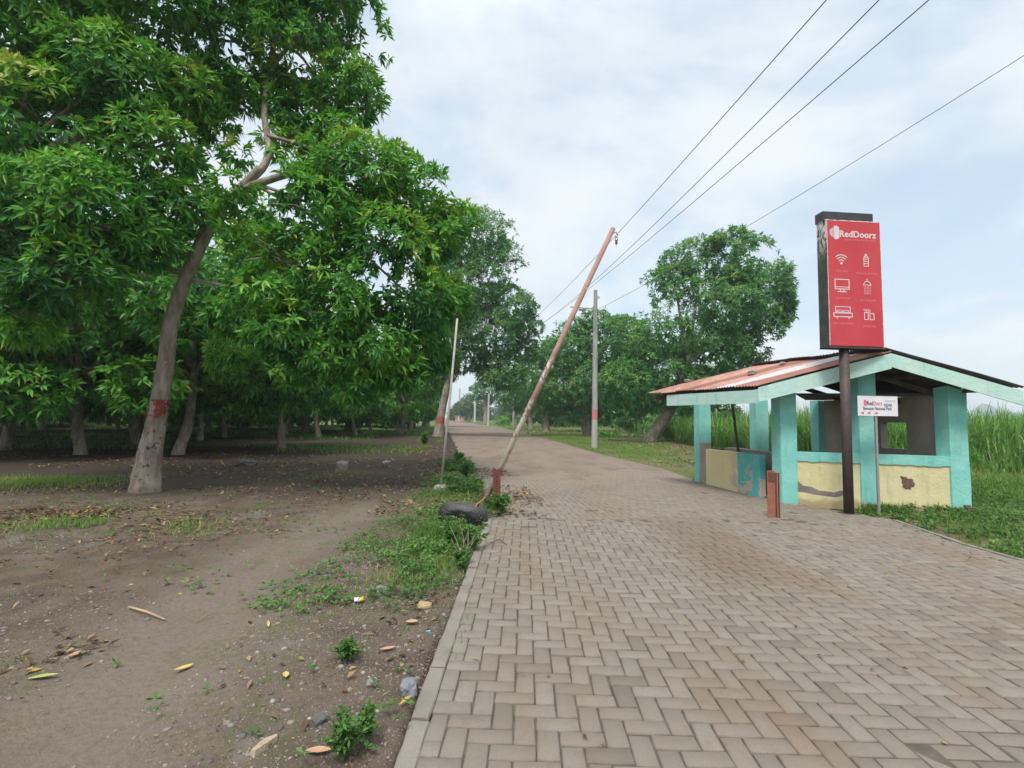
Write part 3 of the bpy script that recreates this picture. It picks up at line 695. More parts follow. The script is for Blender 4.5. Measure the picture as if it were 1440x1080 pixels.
EBR = ER+(RBp-AP)*1.0
def rooftop(P):                                   # underside height of the roof at a plan point
    s = (Vector((P.x, P.y, 0))-Vector((P0.x, P0.y, 0))).dot(fd); sa = (AP-P0).dot(fd); se = (EL-P0).dot(fd); sr = (ER-P0).dot(fd)
    dback = (RBp-AP).normalized(); q = Vector((P.x, P.y, 0))-Vector((AP.x, AP.y, 0))
    # shear back to the gable plane along the ridge direction
    tt = q.dot(-n_f)/dback.dot(-n_f); q = q-dback*tt; s = q.dot(fd)
    if tt > (RBp-AP).length*.97: return 2.07
    if s < 0: return AP.z+(EL.z-AP.z)*min(1, s/(se-sa))-.06
    return AP.z+(ER.z-AP.z)*min(1, s/(sr-sa))-.06
CWID = .27
def column(P, name='column', mt=TURQ, w=CWID, w2=.26):
    """P = near-left foot corner; faces follow the two wall directions"""
    f = fd*w; l = ld*w2; mb = MB(); c = [P, P+f, P+f+l, P+l]
    zs = [-.06, .02, .5, 1.0, 1.5]; base_ring = None; rings = []
    for zz in zs+[None]:
        ring = []
        for q in c:
            h = rooftop(q) if zz is None else zz
            j = Vector((rnd.uniform(-.006, .006), rnd.uniform(-.006, .006), 0))
            ring.append(Vector((q.x, q.y, h))+j)
        rings.append(ring)
    V = [p for r_ in rings for p in r_]; Fs = [(3, 2, 1, 0), tuple(range(len(V)-4, len(V)))]
    for i in range(len(rings)-1):
        for k in range(4): k2_ = (k+1) % 4; Fs.append((i*4+k, i*4+k2_, i*4+4+k2_, i*4+4+k))
    mb.add(V, Fs); return mb.build(name, mt, sh, loc=S)
Cl = fp(1213, 716); cs = (Cl-B0).dot(fd)
colB = B0; colC = B0+fd*cs; colD = B0+fd*(DW-CWID)
for q in (colB, colC, colD, A0, A0+fd*cs, A0+fd*(DW-CWID)): column(Vector((q.x, q.y, 0)))
def slabwall(a, b, z0, z1, th, mt, name, inward, parent=sh, jag=0.0):
    a = Vector((a.x, a.y, 0)); b = Vector((b.x, b.y, 0)); n = 14; rows = []; mb = MB()
    for i in range(n+1):
        q = a+(b-a)*i/n; zz = z0+(rnd.uniform(-jag, jag) if jag else 0)
        rows.append([q+Vector((0, 0, zz)), q+Vector((0, 0, z1)), q+inward*th+Vector((0, 0, z1)), q+inward*th+Vector((0, 0, zz))])
    V = [p for r_ in rows for p in r_]; Fs = [(0, 1, 2, 3), tuple(reversed(range(n*4, n*4+4)))]
    for i in range(n):
        for k in range(4): k2_ = (k+1) % 4; Fs.append((i*4+k2_, i*4+k, i*4+4+k, i*4+4+k2_))
    mb.add(V, Fs); return mb.build(name, mt, parent, loc=S)
zl = fp(1168, 637).z; zb = fp(1168, 650).z
inw = -n_f
for (s0, s1) in ((CWID, cs), (cs+CWID, DW-CWID)):
    a, b = B0+fd*s0+inw*.03, B0+fd*s1+inw*.03
    slabwall(a, b, -.05, zb+.01, .14, YEL, 'low_wall', inw)
    slabwall(a-inw*.022, b-inw*.022, zb, zl, .20, TURQ, 'ledge', inw, jag=.012)
# plaster broken away to brick on the right bay
hp = [fp(x, y) for x, y in ((1266.5, 670), (1269, 669.5), (1272, 671), (1275, 670.5), (1277, 673), (1280, 673.5), (1282, 673), (1285, 674.5), (1285.5, 678), (1288, 681), (1286, 684.5), (1282.5, 685), (1281.5, 689), (1278, 687.5), (1275, 688.5), (1272.5, 686), (1270, 685.5), (1271, 682), (1269, 679), (1269.5, 675))]
mb = MB(); off = n_f*-.026
mb.prism([p+off for p in hp], [p+off+n_f*.004 for p in hp])
mb.build('broken_plaster', plain('broken_brick', (.13, .065, .045), (.22, .12, .09), 18, .95, bump=.03), sh, loc=S)
# mortar exposed where the paint has come off along the foot of the left bay
up = [(1122, 676), (1130, 683), (1142, 685), (1152, 690), (1163, 691), (1174, 693), (1183, 690), (1190, 692)]
lo = [(1190, 696), (1176, 699), (1160, 697), (1146, 695), (1132, 692), (1122, 691)]
hp = [fp(x, y) for x, y in up+lo]; mb = MB(); mb.prism([p+off for p in hp], [p+off+n_f*.003 for p in hp])
mb.build('bare_mortar', plain('bare_mortar', (.24, .205, .18), (.17, .145, .125), 9, .95, bump=.02), sh, loc=S)
# left low wall with its own end and bench behind, doorway towards the near column
w0 = onplane(993, 679, B0, nl); w1 = onplane(1069, 700, B0, nl); zt = onplane(1030, 635.5, B0, nl).z
slabwall(Vector((w0.x, w0.y, 0)), Vector((w1.x, w1.y, 0)), -.05, zt, .13, YELT, 'low_wall', -nl*-1 if nl.dot(fd) > 0 else -nl)
slabwall(Vector((A0.x, A0.y, 0))-ld*.01, Vector((w0.x, w0.y, 0))+ld*.002, -.05, zt+.14, .12, PLAS, 'wall_stub', fd, jag=.0)
slabwall(Vector((w0.x, w0.y, 0))+fd*.42, Vector((w1.x, w1.y, 0))+fd*.42, -.02, zt+.05, .30, PLAS, 'bench', fd)
# back wall and the tall right wall with its window hole
bk0, bk1 = A0+fd*CWID, A0+fd*(DW-CWID)
slabwall(bk0+ld*.1, bk1+ld*.1, -.05, .78, .14, PLAS, 'back_wall', ld)
slabwall(bk0+ld*.06, bk1+ld*.06, .784, .86, .22, DARKW, 'shaded_wall_top', ld)  # back wall top in shadow, its shade put in as dark colour
RW = B0+fd*(DW-.15); nR = fd
o1 = onplane(1238, 594, RW, nl); o2 = onplane(1276, 632, RW, nl)
sD, sE = CWID-.01, LD+.0
sa, sb = sorted([(o1-RW).dot(ld), (o2-RW).dot(ld)]); za, zc = o2.z, o1.z
sa = max(sa, sD+.1); sb = min(max(sb, sa+.5), LD-.1)
def rwall(s0, s1, z0, z1):
    a = RW+ld*s0; b = RW+ld*s1; mb = MB(); base_ = []; top_ = []
    for q in (a, b, b+fd*.12, a+fd*.12):
        base_.append(Vector((q.x, q.y, z0))); top_.append(Vector((q.x, q.y, rooftop(q) if z1 is None else z1)))
    return base_, top_
mb = MB()
for seg in ((sD, sa, -.05, None), (sb, sE, -.05, None), (sa, sb, -.05, za), (sa, sb, zc, None)): mb.prism(*rwall(*seg))
mb.build('side_wall', PLAS, sh, loc=S)
mb = MB(); mb.prism([Vector((q.x, q.y, -.1)) for q in (B0+fd*.1+ld*.1, B0+fd*(DW-.05)+ld*.1, A0+fd*(DW-.05), A0+fd*.1)], [Vector((q.x, q.y, .03)) for q in (B0+fd*.1+ld*.1, B0+fd*(DW-.05)+ld*.1, A0+fd*(DW-.05), A0+fd*.1)])
mb.build('floor_slab', SLAB, sh, loc=S)
mb = MB(); mb.prism([Vector((q.x, q.y, -.1)) for q in (B0+n_f*.03+fd*cs, B0+n_f*.10+fd*(DW), B0+fd*(DW)-n_f*.02, B0+fd*cs-n_f*.02)], [Vector((q.x, q.y, .09)) for q in (B0+n_f*.03+fd*cs, B0+n_f*.08+fd*(DW), B0+fd*(DW)-n_f*.02, B0+fd*cs-n_f*.02)])
mb.build('plinth', plain('plinth_stone', (.42, .33, .23), (.30, .22, .15), 5, .95, bump=.03), sh, loc=S)
# rubble at the far column's foot
mb = MB(); c0 = colD+fd*.16+n_f*.02
for i in range(5): mb.box(c0+fd*rnd.uniform(-.05, .14)+n_f*rnd.uniform(0, .05)+Vector((0, 0, .03+.05*i*.5)), (rnd.uniform(.08, .16), rnd.uniform(.06, .1), .07), Matrix.Rotation(rnd.uniform(-.5, .5), 4, 'Z'), .01)
tag(mb.build('rubble', plain('rubble_brick', (.16, .09, .07), (.24, .15, .11), 12, .95, bump=.02)), 'broken brown brick rubble at the foot of the right front column', 'rubble')

def m_roof(t, b):
    p = t.pos(); u = t.attr('tint')                   # u runs along the ridge, one sheet per 1/6
    s = t.math('FLOOR', t.math('MULTIPLY', u, 6.0)); wn = t.add('ShaderNodeTexWhiteNoise', noise_dimensions='1D'); t.put(wn.inputs['W'], t.math('ADD', s, 3.0))
    q = t.math('ADD', t.math('MULTIPLY', wn.outputs[0], .55), t.math('MULTIPLY', t.noise(p, 1.6, 5, .7), .6))
    c = t.ramp(q, [(.30, (.50, .47, .47)), (.46, (.56, .48, .45)), (.54, (.46, .29, .23)), (.70, (.33, .14, .10)), (.85, (.21, .08, .055))])
    c = t.mix(t.step(t.noise(p, 14, 5, .7), .5, .72, 0, .6), c, (.22, .10, .07))
    t.put(b.inputs['Base Color'], c); b.inputs['Roughness'].default_value = .6; b.inputs['Metallic'].default_value = .15
ROOF = mat('rusted_sheet', m_roof)
def corr(a, b, c, d, name, mt, amp=.011, nw=44, over=0.0, und=True):
    """a,b = eave/ridge at the gable, d,c = eave/ridge at the back"""
    a, b, c, d = map(Vector, (a, b, c, d)); n = nw*6; nt = 6; V = []; T = []
    nrm = (b-a).cross(d-a).normalized(); nrm = nrm if nrm.z > 0 else -nrm
    for th in ((0, -.006) if und else (0,)):
        for i in range(n+1):
            u = i/n; e = a+(d-a)*u; r_ = b+(c-b)*u
            stp = .010*((int(u*6) % 2)); jit = .045*math.sin(int(u*6)*5.1)
            for j in range(nt+1):
                v = j/nt*(1+over); vv = v-(.02+jit*.5)*(1-j/nt)
                V.append(e+(r_-e)*vv+nrm*(amp*math.sin(u*nw*2*math.pi)+th+stp+.008*math.sin(u*13+v*5))); T.append(u)
    k = (np.arange(n)[:, None]*(nt+1)+np.arange(nt)[None, :]).reshape(-1); Fc = np.stack([k, k+1, k+nt+2, k+nt+1], 1)
    if und: Fc = np.concatenate([Fc, Fc[:, ::-1]+(n+1)*(nt+1)])
    o = mesh(name, [tuple(v) for v in V], Fc, mt, sh, tint=T, smooth=True, loc=S); return o
rise = Vector((0, 0, .03)); frontov = (AP-RBp).normalized()*.02
corr(EL+rise+frontov, AP+rise+frontov, RBp+rise, EBp+rise, 'roof_sheet', ROOF)
DARKR = plain('old_dark_sheet', (.07, .055, .055), (.13, .09, .08), 5, .7, .2)
corr(ER+rise*2.2+frontov, AP+rise*2.2+frontov, RBp+rise*2.2, EBR+rise*2.2, 'roof_sheet', DARKR, over=.045)
def beam(a, b, w, h, mt, name, dirn):
    a, b = Vector(a), Vector(b); mb = MB(); d = dirn*w; z = Vector((0, 0, h))
    mb.prism([a-z, b-z, b-z+d, a-z+d], [a, b, b+d, a+d]); return mb.build(name, mt, sh, loc=S)
zf = Vector((0, 0, .012))
apf = AP-zf
beam(EL-zf, apf, .03, .27, FASC, 'fascia_board', n_f); beam(apf+fd*.001, ER-zf, .03, .24, FASC, 'fascia_board', n_f)
dE = (EBp-EL).normalized(); sideo = Vector((-dE.y, dE.x, 0)); sideo = sideo if sideo.x < 0 else -sideo
beam(EL-zf*3+dE*.005-Vector((0, 0, .02)), EL-zf*3-Vector((0, 0, .02))+dE*2.55, .03, .25, FASC, 'fascia_board', sideo)
for fr_ in (.12, .5, .88):
    a = EL+(AP-EL)*fr_; c = EBp+(RBp-EBp)*fr_; beam(a-Vector((0, 0, .03)), c-Vector((0, 0, .03)), .05, .07, DARKW, 'purlin', fd)
    a = ER+(AP-ER)*fr_; c = EBR+(RBp-EBR)*fr_; beam(a-Vector((0, 0, .03)), c-Vector((0, 0, .03)), .05, .07, DARKW, 'purlin', -fd)
for fr_ in (.3, .62, .95):
    a = EL+(EBp-EL)*fr_; t_ = AP+(RBp-AP)*fr_; c = ER+(EBR-ER)*fr_; dz = Vector((0, 0, .10))
    beam(a-dz, t_-dz, .05, .09, DARKW, 'rafter', ld); beam(c-dz, t_-dz-ld*.003, .05, .09, DARKW, 'rafter', ld)
# dark ceiling boards under the right half of the roof
cp = [B0+fd*.35-n_f*.32, B0+fd*(DW-.16)-n_f*.32, A0+fd*(DW-.16)-ld*.03, A0+fd*(DW-.55)-ld*.03]
mb = MB(); mb.prism([Vector((q.x, q.y, 2.075)) for q in cp], [Vector((q.x, q.y, 2.105)) for q in cp]); mb.build('ceiling_board', DARKW, sh, loc=S)
# stones holding the sheets down
STONE = plain('grey_stone', (.20, .19, .18), (.30, .28, .26), 6, .9, bump=.02)
def rock(name, loc, size, label, cat, mt, seed, group=None, sub=3, rough=.35, sink=.3):
    import bmesh
    bm = bmesh.new(); bmesh.ops.create_icosphere(bm, subdivisions=sub, radius=1)
    P = np.array([v.co for v in bm.verts]); d = 1+rough*2*(vnoise(P+seed*3.1, 1.3, seed)-.5)+rough*.6*(vnoise(P+seed, 4, seed)-.5)
    q = np.abs(P); P = P*(d/np.maximum((q**3.2).sum(1)**(1/3.2), .2))[:, None]*np.array(size)/2
    for v, p in zip(bm.verts, P): v.co = p
    me = bpy.data.meshes.new(name); bm.to_mesh(me); bm.free(); me.materials.append(mt)
    o = bpy.data.objects.new(name, me); COL.objects.link(o); o.location = Vector(loc)+Vector((0, 0, size[2]*(.5-sink))); o.rotation_euler.z = seed
    if label: tag(o, label, cat, group)
    return o
def roofpt(px, py):
    nr = (AP-EL).cross(EBp-EL).normalized(); return onplane(px, py, EL+rise, nr)
for (x, y, lb, sz) in ((968, 539, 'grey stone lying on the lower corner of the rusty roof', .17), (1058, 528, 'flat grey stone in the middle of the rusty roof slope', .2), (1101, 514, 'small grey stone near the ridge of the rusty roof', .14)):
    rock('stone', roofpt(x, y)+Vector((0, 0, .01)), (sz, sz*.8, sz*.55), lb, 'stone', STONE, int(x) % 17, 'stones weighing down the roof sheets', 2, .3, .1)
# pole leaning inside
p0, p1 = at(1029, 562, A0.y-.9), at(1039, 640, A0.y-1.1)
d_ = (p1-p0).normalized(); p1 = p0+d_*((p0.z-.03)/-d_.z); p0 = p0-d_*.25
mb = MB(); mb.tube([p0, p1], .03, 8); tag(mb.build('timber_prop', DARKW, smooth=True), 'dark timber prop leaning inside the shelter behind the low wall', 'pole')

# ------------------------------------------------------------------ lettering helpers
def text(body, size, mt, parent, loc, w=None, bold=0.0, align='LEFT', name='lettering', sq=None):
    cu = bpy.data.curves.new(name, 'FONT'); cu.body = body; cu.size = size; cu.offset = bold; cu.extrude = .0008; cu.align_x = align; cu.resolution_u = 3
    o = bpy.data.objects.new(name, cu); COL.objects.link(o); bpy.context.view_layer.update()
    me = bpy.data.meshes.new_from_object(o.evaluated_get(bpy.context.evaluated_depsgraph_get())); bpy.data.objects.remove(o); bpy.data.curves.remove(cu)
    if w:
        xs = [v.co.x for v in me.vertices]; k = w/(max(xs)-min(xs)); x0 = min(xs)
        for v in me.vertices: v.co.x = (v.co.x-x0)*k
    me.name = name; me.materials.clear(); me.materials.append(mt); o = bpy.data.objects.new(name, me); COL.objects.link(o)
    o.parent = parent; o.location = loc; o.rotation_euler = (math.pi/2, 0, 0); return o
class Ink:
    def __init__(s, y): s.mb = MB(); s.y = y; s.k = 0
    def poly(s, pts):
        s.k += 1; y1 = s.y-.0012-.00012*(s.k % 9)
        s.mb.prism([(p[0], s.y, p[1]) for p in pts], [(p[0], y1, p[1]) for p in pts]); return s
    def line(s, pts, w, closed=False):
        pts = [Vector((p[0], p[1])) for p in pts]
        if closed: pts = pts+[pts[0]]
        for a, b in zip(pts[:-1], pts[1:]):
            d = (b-a).normalized(); n = Vector((-d.y, d.x))*w/2; a2, b2 = a-d*w*.45, b+d*w*.45
            s.poly([a2-n, b2-n, b2+n, a2+n])
        return s
    def arc(s, c, r, a0, a1, w, n=9):
        return s.line([(c[0]+r*math.cos(R(a0+(a1-a0)*i/n)), c[1]+r*math.sin(R(a0+(a1-a0)*i/n))) for i in range(n+1)], w)
    def disc(s, c, r): return s.poly([(c[0]+r*math.cos(i*.524), c[1]+r*math.sin(i*.524)) for i in range(12)])
    def rect(s, x0, z0, x1, z1, w): return s.line([(x0, z0), (x1, z0), (x1, z1), (x0, z1)], w, True)

# ------------------------------------------------------------------ tall red lightbox sign
sb = gobj(1194, 725); sb.z = -.01; k = sb.y/F
def loc_px(px, py): return at(px, py, sb.y)
zt_ = at(1200, 313, sb.y).z; zb_ = at(1200, 491, sb.y).z; W_ = 1.03; dep = .25
sg = thing('lightbox_sign', 'tall red lightbox sign on a dark pole in front of the shelter', 'sign', sb, R(5))
RUST = plain('dark_rusted_steel', (.055, .042, .042), (.10, .065, .055), 7, .65, .3, .008)
x0 = at(1155.5, 400, sb.y).x-sb.x; x1 = x0+W_; H_ = zt_-zb_; z0 = zb_-sb.z; z1 = z0+H_; cx = (x0+x1)/2
MB().tube([(0, 0, -.2), (0, 0, z0+.02)], .078, 18).build('pole', RUST, sg, smooth=True)
mb = MB().box((0, 0, .006), (.26, .26, .012)); mb.build('base_plate', RUST, sg)
def m_case(t, b):
    p = t.obj(); z = t.sep(p)[2]
    peel = t.math('MULTIPLY', t.step(t.noise(t.scale(p, (1.5, 3, 1)), 7, 5, .7), .47, .52), t.step(z, z1-.75, z1-.25))
    c = t.mix(t.step(t.noise(p, 5, 5), .35, .7), (.035, .04, .034), (.07, .075, .06))
    c = t.mix(peel, c, (.62, .60, .57))
    t.put(b.inputs['Base Color'], c); b.inputs['Roughness'].default_value = .7; t.put(b.inputs['Normal'], t.bump(t.noise(p, 30, 4), .01))
mb = MB().box((cx, .02, (z0+z1)/2), (W_, dep, H_), None, .012); mb.build('case', mat('peeling_case', m_case), sg)
mb = MB().box((cx-.035, .06, z1+.085), (W_*.92, .20, .17)); mb.build('top_box', plain('black_box', (.03, .028, .03), (.05, .047, .048), 5, .6), sg)
def m_red(t, b):
    p = t.obj(); x, y, z = t.sep(p)
    c = t.mix(t.step(t.noise(p, 1.4, 4), .3, .7), (.52, .035, .05), (.57, .055, .07))
    c = t.mix(t.step(t.noise(t.scale(p, (3, 1, .35)), 4, 5), .55, .8, 0, .25), c, (.50, .06, .07))
    ex = t.math('MINIMUM', t.math('MINIMUM', t.math('SUBTRACT', x, x0+.012), t.math('SUBTRACT', x1-.012, x)), t.math('MINIMUM', t.math('SUBTRACT', z, z0+.02), t.math('SUBTRACT', z1-.012, z)))
    e = t.math('ADD', ex, t.math('MULTIPLY', t.noise(p, 25, 5, .7), -.035))
    c = t.mix(t.step(e, -.012, -.006, 1, 0), c, (.66, .60, .55))
    t.put(b.inputs['Base Color'], c); b.inputs['Roughness'].default_value = .55
fy = -dep/2+.02
mb = MB().box((cx, fy-.004, (z0+z1)/2+.012), (W_-.024, .008, H_-.055)); pn = mb.build('face_panel', mat('red_sheet', m_red), sg)
mb = MB().box((cx, fy-.006, z0+.012), (W_+.006, .02, .03)); mb.build('bottom_rail', RUST, sg)
INK = plain('faded_white_ink', (.70, .62, .62), (.66, .55, .56), 9, .6); INK2 = plain('faint_pink_ink', (.64, .22, .24), (.62, .18, .20), 9, .6)
iy = fy-.0085
def ux(u): return x0+W_*u
def vz(v): return z1-H_*v
text('RedDoorz', .16, INK, sg, (ux(.245), iy, vz(.135)), W_*.665, .004)
text('BAMACAN NATIONAL PARK', .045, INK2, sg, (ux(.34), iy, vz(.163)), W_*.56)
lg = Ink(iy); cz = vz(.105)
for i, (dx, hh) in enumerate(((0, .06), (.026, .085), (.052, .105))): lg.poly([(ux(.065)+dx, cz-hh*.8), (ux(.065)+dx+.016, cz-hh*.85), (ux(.065)+dx+.016, cz+hh*.85), (ux(.065)+dx, cz+hh*.8)])
xa = ux(.065)+.078; lg.poly([(xa, cz-.115), (xa+.05, cz-.125), (xa+.098, cz-.095), (xa+.098, cz+.095), (xa+.05, cz+.125), (xa, cz+.115)])
lg.mb.build('logo', INK, sg)
w = .016
a = Ink(iy); c = (ux(.26), vz(.345))
for r_ in (.06, .105, .15): a.arc((c[0], c[1]), r_, 47, 133, w)
a.disc((c[0], c[1]+.002), .024)
def at2(u, v): return (ux(u), vz(v))
a.mb.build('wifi_icon', INK, sg); a = Ink(iy)
c = at2(.71, .315); a.rect(c[0]-.042, c[1]-.10, c[0]+.042, c[1]+.055, w*.8); a.line([(c[0]-.042, c[1]+.055), (c[0]-.016, c[1]+.085), (c[0]+.016, c[1]+.085), (c[0]+.042, c[1]+.055)], w*.8); a.rect(c[0]-.014, c[1]+.092, c[0]+.014, c[1]+.112, w*.8)
for q in (-.055, -.015, .025): a.line([(c[0]-.036, c[1]+q), (c[0]+.036, c[1]+q)], w*.8)
a.mb.build('bottle_icon', INK, sg); a = Ink(iy)
c = at2(.26, .515); a.rect(c[0]-.13, c[1]-.07, c[0]+.13, c[1]+.10, w); a.line([(c[0]-.125, c[1]-.035), (c[0]+.125, c[1]-.035)], w*.8); a.line([(c[0]-.03, c[1]-.085), (c[0]-.03, c[1]-.105)], w); a.line([(c[0]+.03, c[1]-.085), (c[0]+.03, c[1]-.105)], w); a.line([(c[0]-.075, c[1]-.118), (c[0]+.075, c[1]-.118)], w)
a.mb.build('television_icon', INK, sg); a = Ink(iy)
c = at2(.715, .515); a.line([(c[0], c[1]+.13), (c[0], c[1]+.085)], w*.8); a.arc((c[0], c[1]+.02), .065, 0, 180, w*.8); a.line([(c[0]-.075, c[1]+.018), (c[0]+.075, c[1]+.018)], w*.8)
for i in range(5):
    for j in range(5): a.line([(c[0]-.056+i*.028, c[1]-.01-j*.03), (c[0]-.056+i*.028, c[1]-.023-j*.03)], w*.45)
a.mb.build('shower_icon', INK, sg); a = Ink(iy)
c = at2(.26, .73); a.rect(c[0]-.17, c[1]-.07, c[0]+.17, c[1]-.005, w); a.rect(c[0]-.135, c[1]+.012, c[0]+.135, c[1]+.105, w*.8); a.rect(c[0]-.105, c[1]+.012, c[0]-.012, c[1]+.045, w*.6); a.rect(c[0]+.012, c[1]+.012, c[0]+.105, c[1]+.045, w*.6)
a.line([(c[0]-.11, c[1]-.08), (c[0]-.11, c[1]-.10)], w); a.line([(c[0]+.11, c[1]-.08), (c[0]+.11, c[1]-.10)], w)
a.mb.build('bed_icon', INK, sg); a = Ink(iy)
c = at2(.73, .745); a.rect(c[0]-.085, c[1]-.07, c[0]-.018, c[1]+.055, w*.8); a.rect(c[0]+.015, c[1]-.07, c[0]+.09, c[1]+.04, w*.8); a.line([(c[0]-.052, c[1]+.06), (c[0]-.052, c[1]+.10)], w*.8); a.line([(c[0]-.095, c[1]+.10), (c[0]-.03, c[1]+.10)], w*.8); a.line([(c[0]+.07, c[1]+.04), (c[0]+.09, c[1]+.01)], w*.8); a.rect(c[0]-.015, c[1]+.06, c[0]+.02, c[1]+.10, w*.6)
a.mb.build('amenities_icon', INK, sg)
for s_, u, v in (('FREE WIFI', .26, .415), ('MINERAL WATER', .71, .425), ('TELEVISION', .26, .625), ('BATHROOM', .72, .635), ('SPOTLESS LINEN', .26, .82), ('AMENITIES', .73, .835)):
    text(s_, .052, INK2, sg, (ux(u), iy, vz(v)), None, 0, 'CENTER')

# ------------------------------------------------------------------ small white direction sign
wb = gp(1236, 722, 0); k = wb.y/F
ws = thing('direction_sign', 'small white sign board with pink arrows on a thin grey post', 'sign', wb)
zt2, zb2 = at(1232, 557, wb.y).z, at(1232, 585, wb.y).z; xa, xb = at(1204.5, 570, wb.y).x-wb.x, at(1261, 570, wb.y).x-wb.x
MB().box((.0, 0, zb2/2), (.035, .035, zb2+.1)).build('post', plain('galvanised_steel', (.42, .41, .40), (.34, .33, .33), 8, .5, .5), ws)
mb = MB().box(((xa+xb)/2, -.022, (zt2+zb2)/2), (xb-xa, .012, zt2-zb2), None, .003); mb.build('board', plain('white_board', (.74, .72, .74), (.68, .66, .68), 4, .45), ws)
NAVY = plain('navy_ink', (.05, .04, .12), None, 5, .6); PINK = plain('pink_ink', (.75, .12, .20), (.7, .16, .24), 5, .6)
wy = -.0285; ww, wh = xb-xa, zt2-zb2
def wx(u): return xa+ww*u
def wz(v): return zt2-wh*v
text('Red', .10, NAVY, ws, (wx(.235), wy, wz(.46)), ww*.15, .001); text('Doorz', .10, PINK, ws, (wx(.40), wy, wz(.46)), ww*.21, .001)
text('NEAR', .075, NAVY, ws, (wx(.655), wy, wz(.52)), ww*.20, .0); text('powered by', .04, plain('grey_ink', (.42, .42, .48), None, 5, .6), ws, (wx(.69), wy, wz(.26)), ww*.26)
text('Bamacan National Park', .08, NAVY, ws, (wx(.14), wy, wz(.70)), ww*.70, .0)
g = Ink(wy); c = (wx(.19), wz(.34)); g.poly([(c[0]-.022, c[1]-.045), (c[0]+.02, c[1]-.055), (c[0]+.028, c[1]), (c[0]+.02, c[1]+.055), (c[0]-.022, c[1]+.045), (c[0]-.03, c[1])])
g.mb.build('logo', PINK, ws)
for u in (.06, .22, .40): g = Ink(wy); g.poly([(wx(u), wz(.85)), (wx(u+.09), wz(.92)), (wx(u+.09), wz(.78))]); g.mb.build('arrow', PINK, ws)

# ------------------------------------------------------------------ barrier boom, its post and weight
def m_boom(t, b):
    p = t.obj(); z = t.sep(p)[2]
    rust = t.mix(t.step(t.noise(p, 3, 5), .3, .7), (.30, .165, .125), (.37, .24, .195))
    f = t.math('ADD', t.noise(t.scale(p, (1, 1, .6)), 8, 5, .7), t.step(z, 0.4, 4.2, .11, -.14))
    c = t.mix(t.step(f, .50, .54), rust, (.60, .54, .46)); c = t.mix(t.step(t.noise(p, 30, 4), .55, .7, 0, .5), c, (.20, .09, .06))
    t.put(b.inputs['Base Color'], c); b.inputs['Roughness'].default_value = .75; t.put(b.inputs['Normal'], t.bump(t.noise(p, 25, 5, .7), .006))
RUSTP = plain('rust_red_steel', (.20, .065, .04), (.12, .04, .026), 9, .7, .2, .008); RUSTD = plain('dark_rust', (.12, .05, .035), (.20, .09, .055), 9, .8, .2)
pb = onr(698, 709); pb.z = 0
gt = thing('barrier_gate', 'rusty raised barrier boom on a short rust red post with a black weight', 'barrier', pb); Yb = pb.y
lo_, hi_ = at(684, 700, Yb)-pb, at(864, 318, Yb)-pb; ph = at(699, 661, Yb)-pb
lo_ = lo_+Vector((0, .1, 0)); hi_ = hi_+Vector((0, .1, 0)); lo_.z = max(lo_.z, .05)
dirb = (hi_-lo_).normalized()
MB().tube([lo_, lo_+(hi_-lo_)*.5+Vector((.0, 0, -.02)), hi_], [.053, .050, .046], 18).build('boom', mat('flaking_boom', m_boom), gt, smooth=True)
hk = MB(); e = hi_-dirb*.10+Vector((.05, 0, 0))
hk.tube([e, e+Vector((.05, 0, .01)), e+Vector((.075, 0, -.04)), e+Vector((.05, 0, -.085)), e+Vector((.02, 0, -.06))], .009, 8); hk.build('ring', RUSTD, gt, smooth=True)
hk = MB().box(e+Vector((.05, 0, -.17)), (.055, .03, .075), None, .006); hk.tube([e+Vector((.03, 0, -.135)), e+Vector((.032, 0, -.09)), e+Vector((.05, 0, -.075)), e+Vector((.068, 0, -.09)), e+Vector((.07, 0, -.135))], .006, 8); hk.tube([e+Vector((.05, 0, -.2)), e+Vector((.045, 0, -.25))], .006, 6); hk.build('padlock', RUSTD, gt)
pt = MB()
hpz = ph.z+.04
for sx in (-1, 1):
    pt.box((sx*.058, .02, hpz/2-.05), (.014, .12, hpz+.1)); pt.box((sx*.034, -.036, hpz/2-.055), (.032, .008, hpz+.09))
pt.box((0, -.024, hpz/2-.06), (.10, .006, hpz+.06)); pt.tube([(-.085, .03, hpz-.06), (.085, .03, hpz-.06)], .018, 10); pt.box((0, -.032, hpz-.09), (.10, .012, .12)); pt.build('post', RUSTP, gt)
cw = at(651, 720, 7.35)-pb; kk = 7.35/F
o = rock('counterweight', (0, 0, 0), (63*kk, 40*kk, 38*kk), None, None, None, 3, None, 4, .16, .5)
def m_blk(t, b):
    p = t.obj(); z = t.sep(p)[2]
    c = t.mix(t.step(t.math('ADD', z, t.math('MULTIPLY', t.noise(p, 6, 5), .2)), .13, .30), (.012, .013, .014), (.062, .056, .05))
    t.put(b.inputs['Base Color'], c); b.inputs['Roughness'].default_value = .42; t.put(b.inputs['Normal'], t.bump(t.noise(t.scale(p, (1, 3, 3)), 5, 5, .6), .05, .8))
o.data.materials.clear(); o.data.materials.append(mat('black_wrapping', m_blk)); o.data.polygons.foreach_set('use_smooth', np.ones(len(o.data.polygons), bool))
o.parent = gt; cz_ = 18*kk-.13-pb.z; o.location = (cw.x, cw.y, cz_); o.rotation_euler = (0, R(4), R(-8))
ring = []
for i in range(25):
    th = 2*math.pi*i/24; ring.append((cw.x+20*kk+.02*math.sin(th*2), cw.y+math.cos(th)*18.2*kk, cz_+math.sin(th)*17.5*kk))
mb = MB().tube(ring, .011, 6); mb.tube([(cw.x+20*kk, cw.y, cz_+17*kk), (cw.x+26*kk, cw.y+.2, cz_+20*kk), lo_+dirb*.05], .010, 6); mb.build('rope', plain('orange_rope', (.45, .22, .08), (.25, .12, .06), 20, .9), gt)
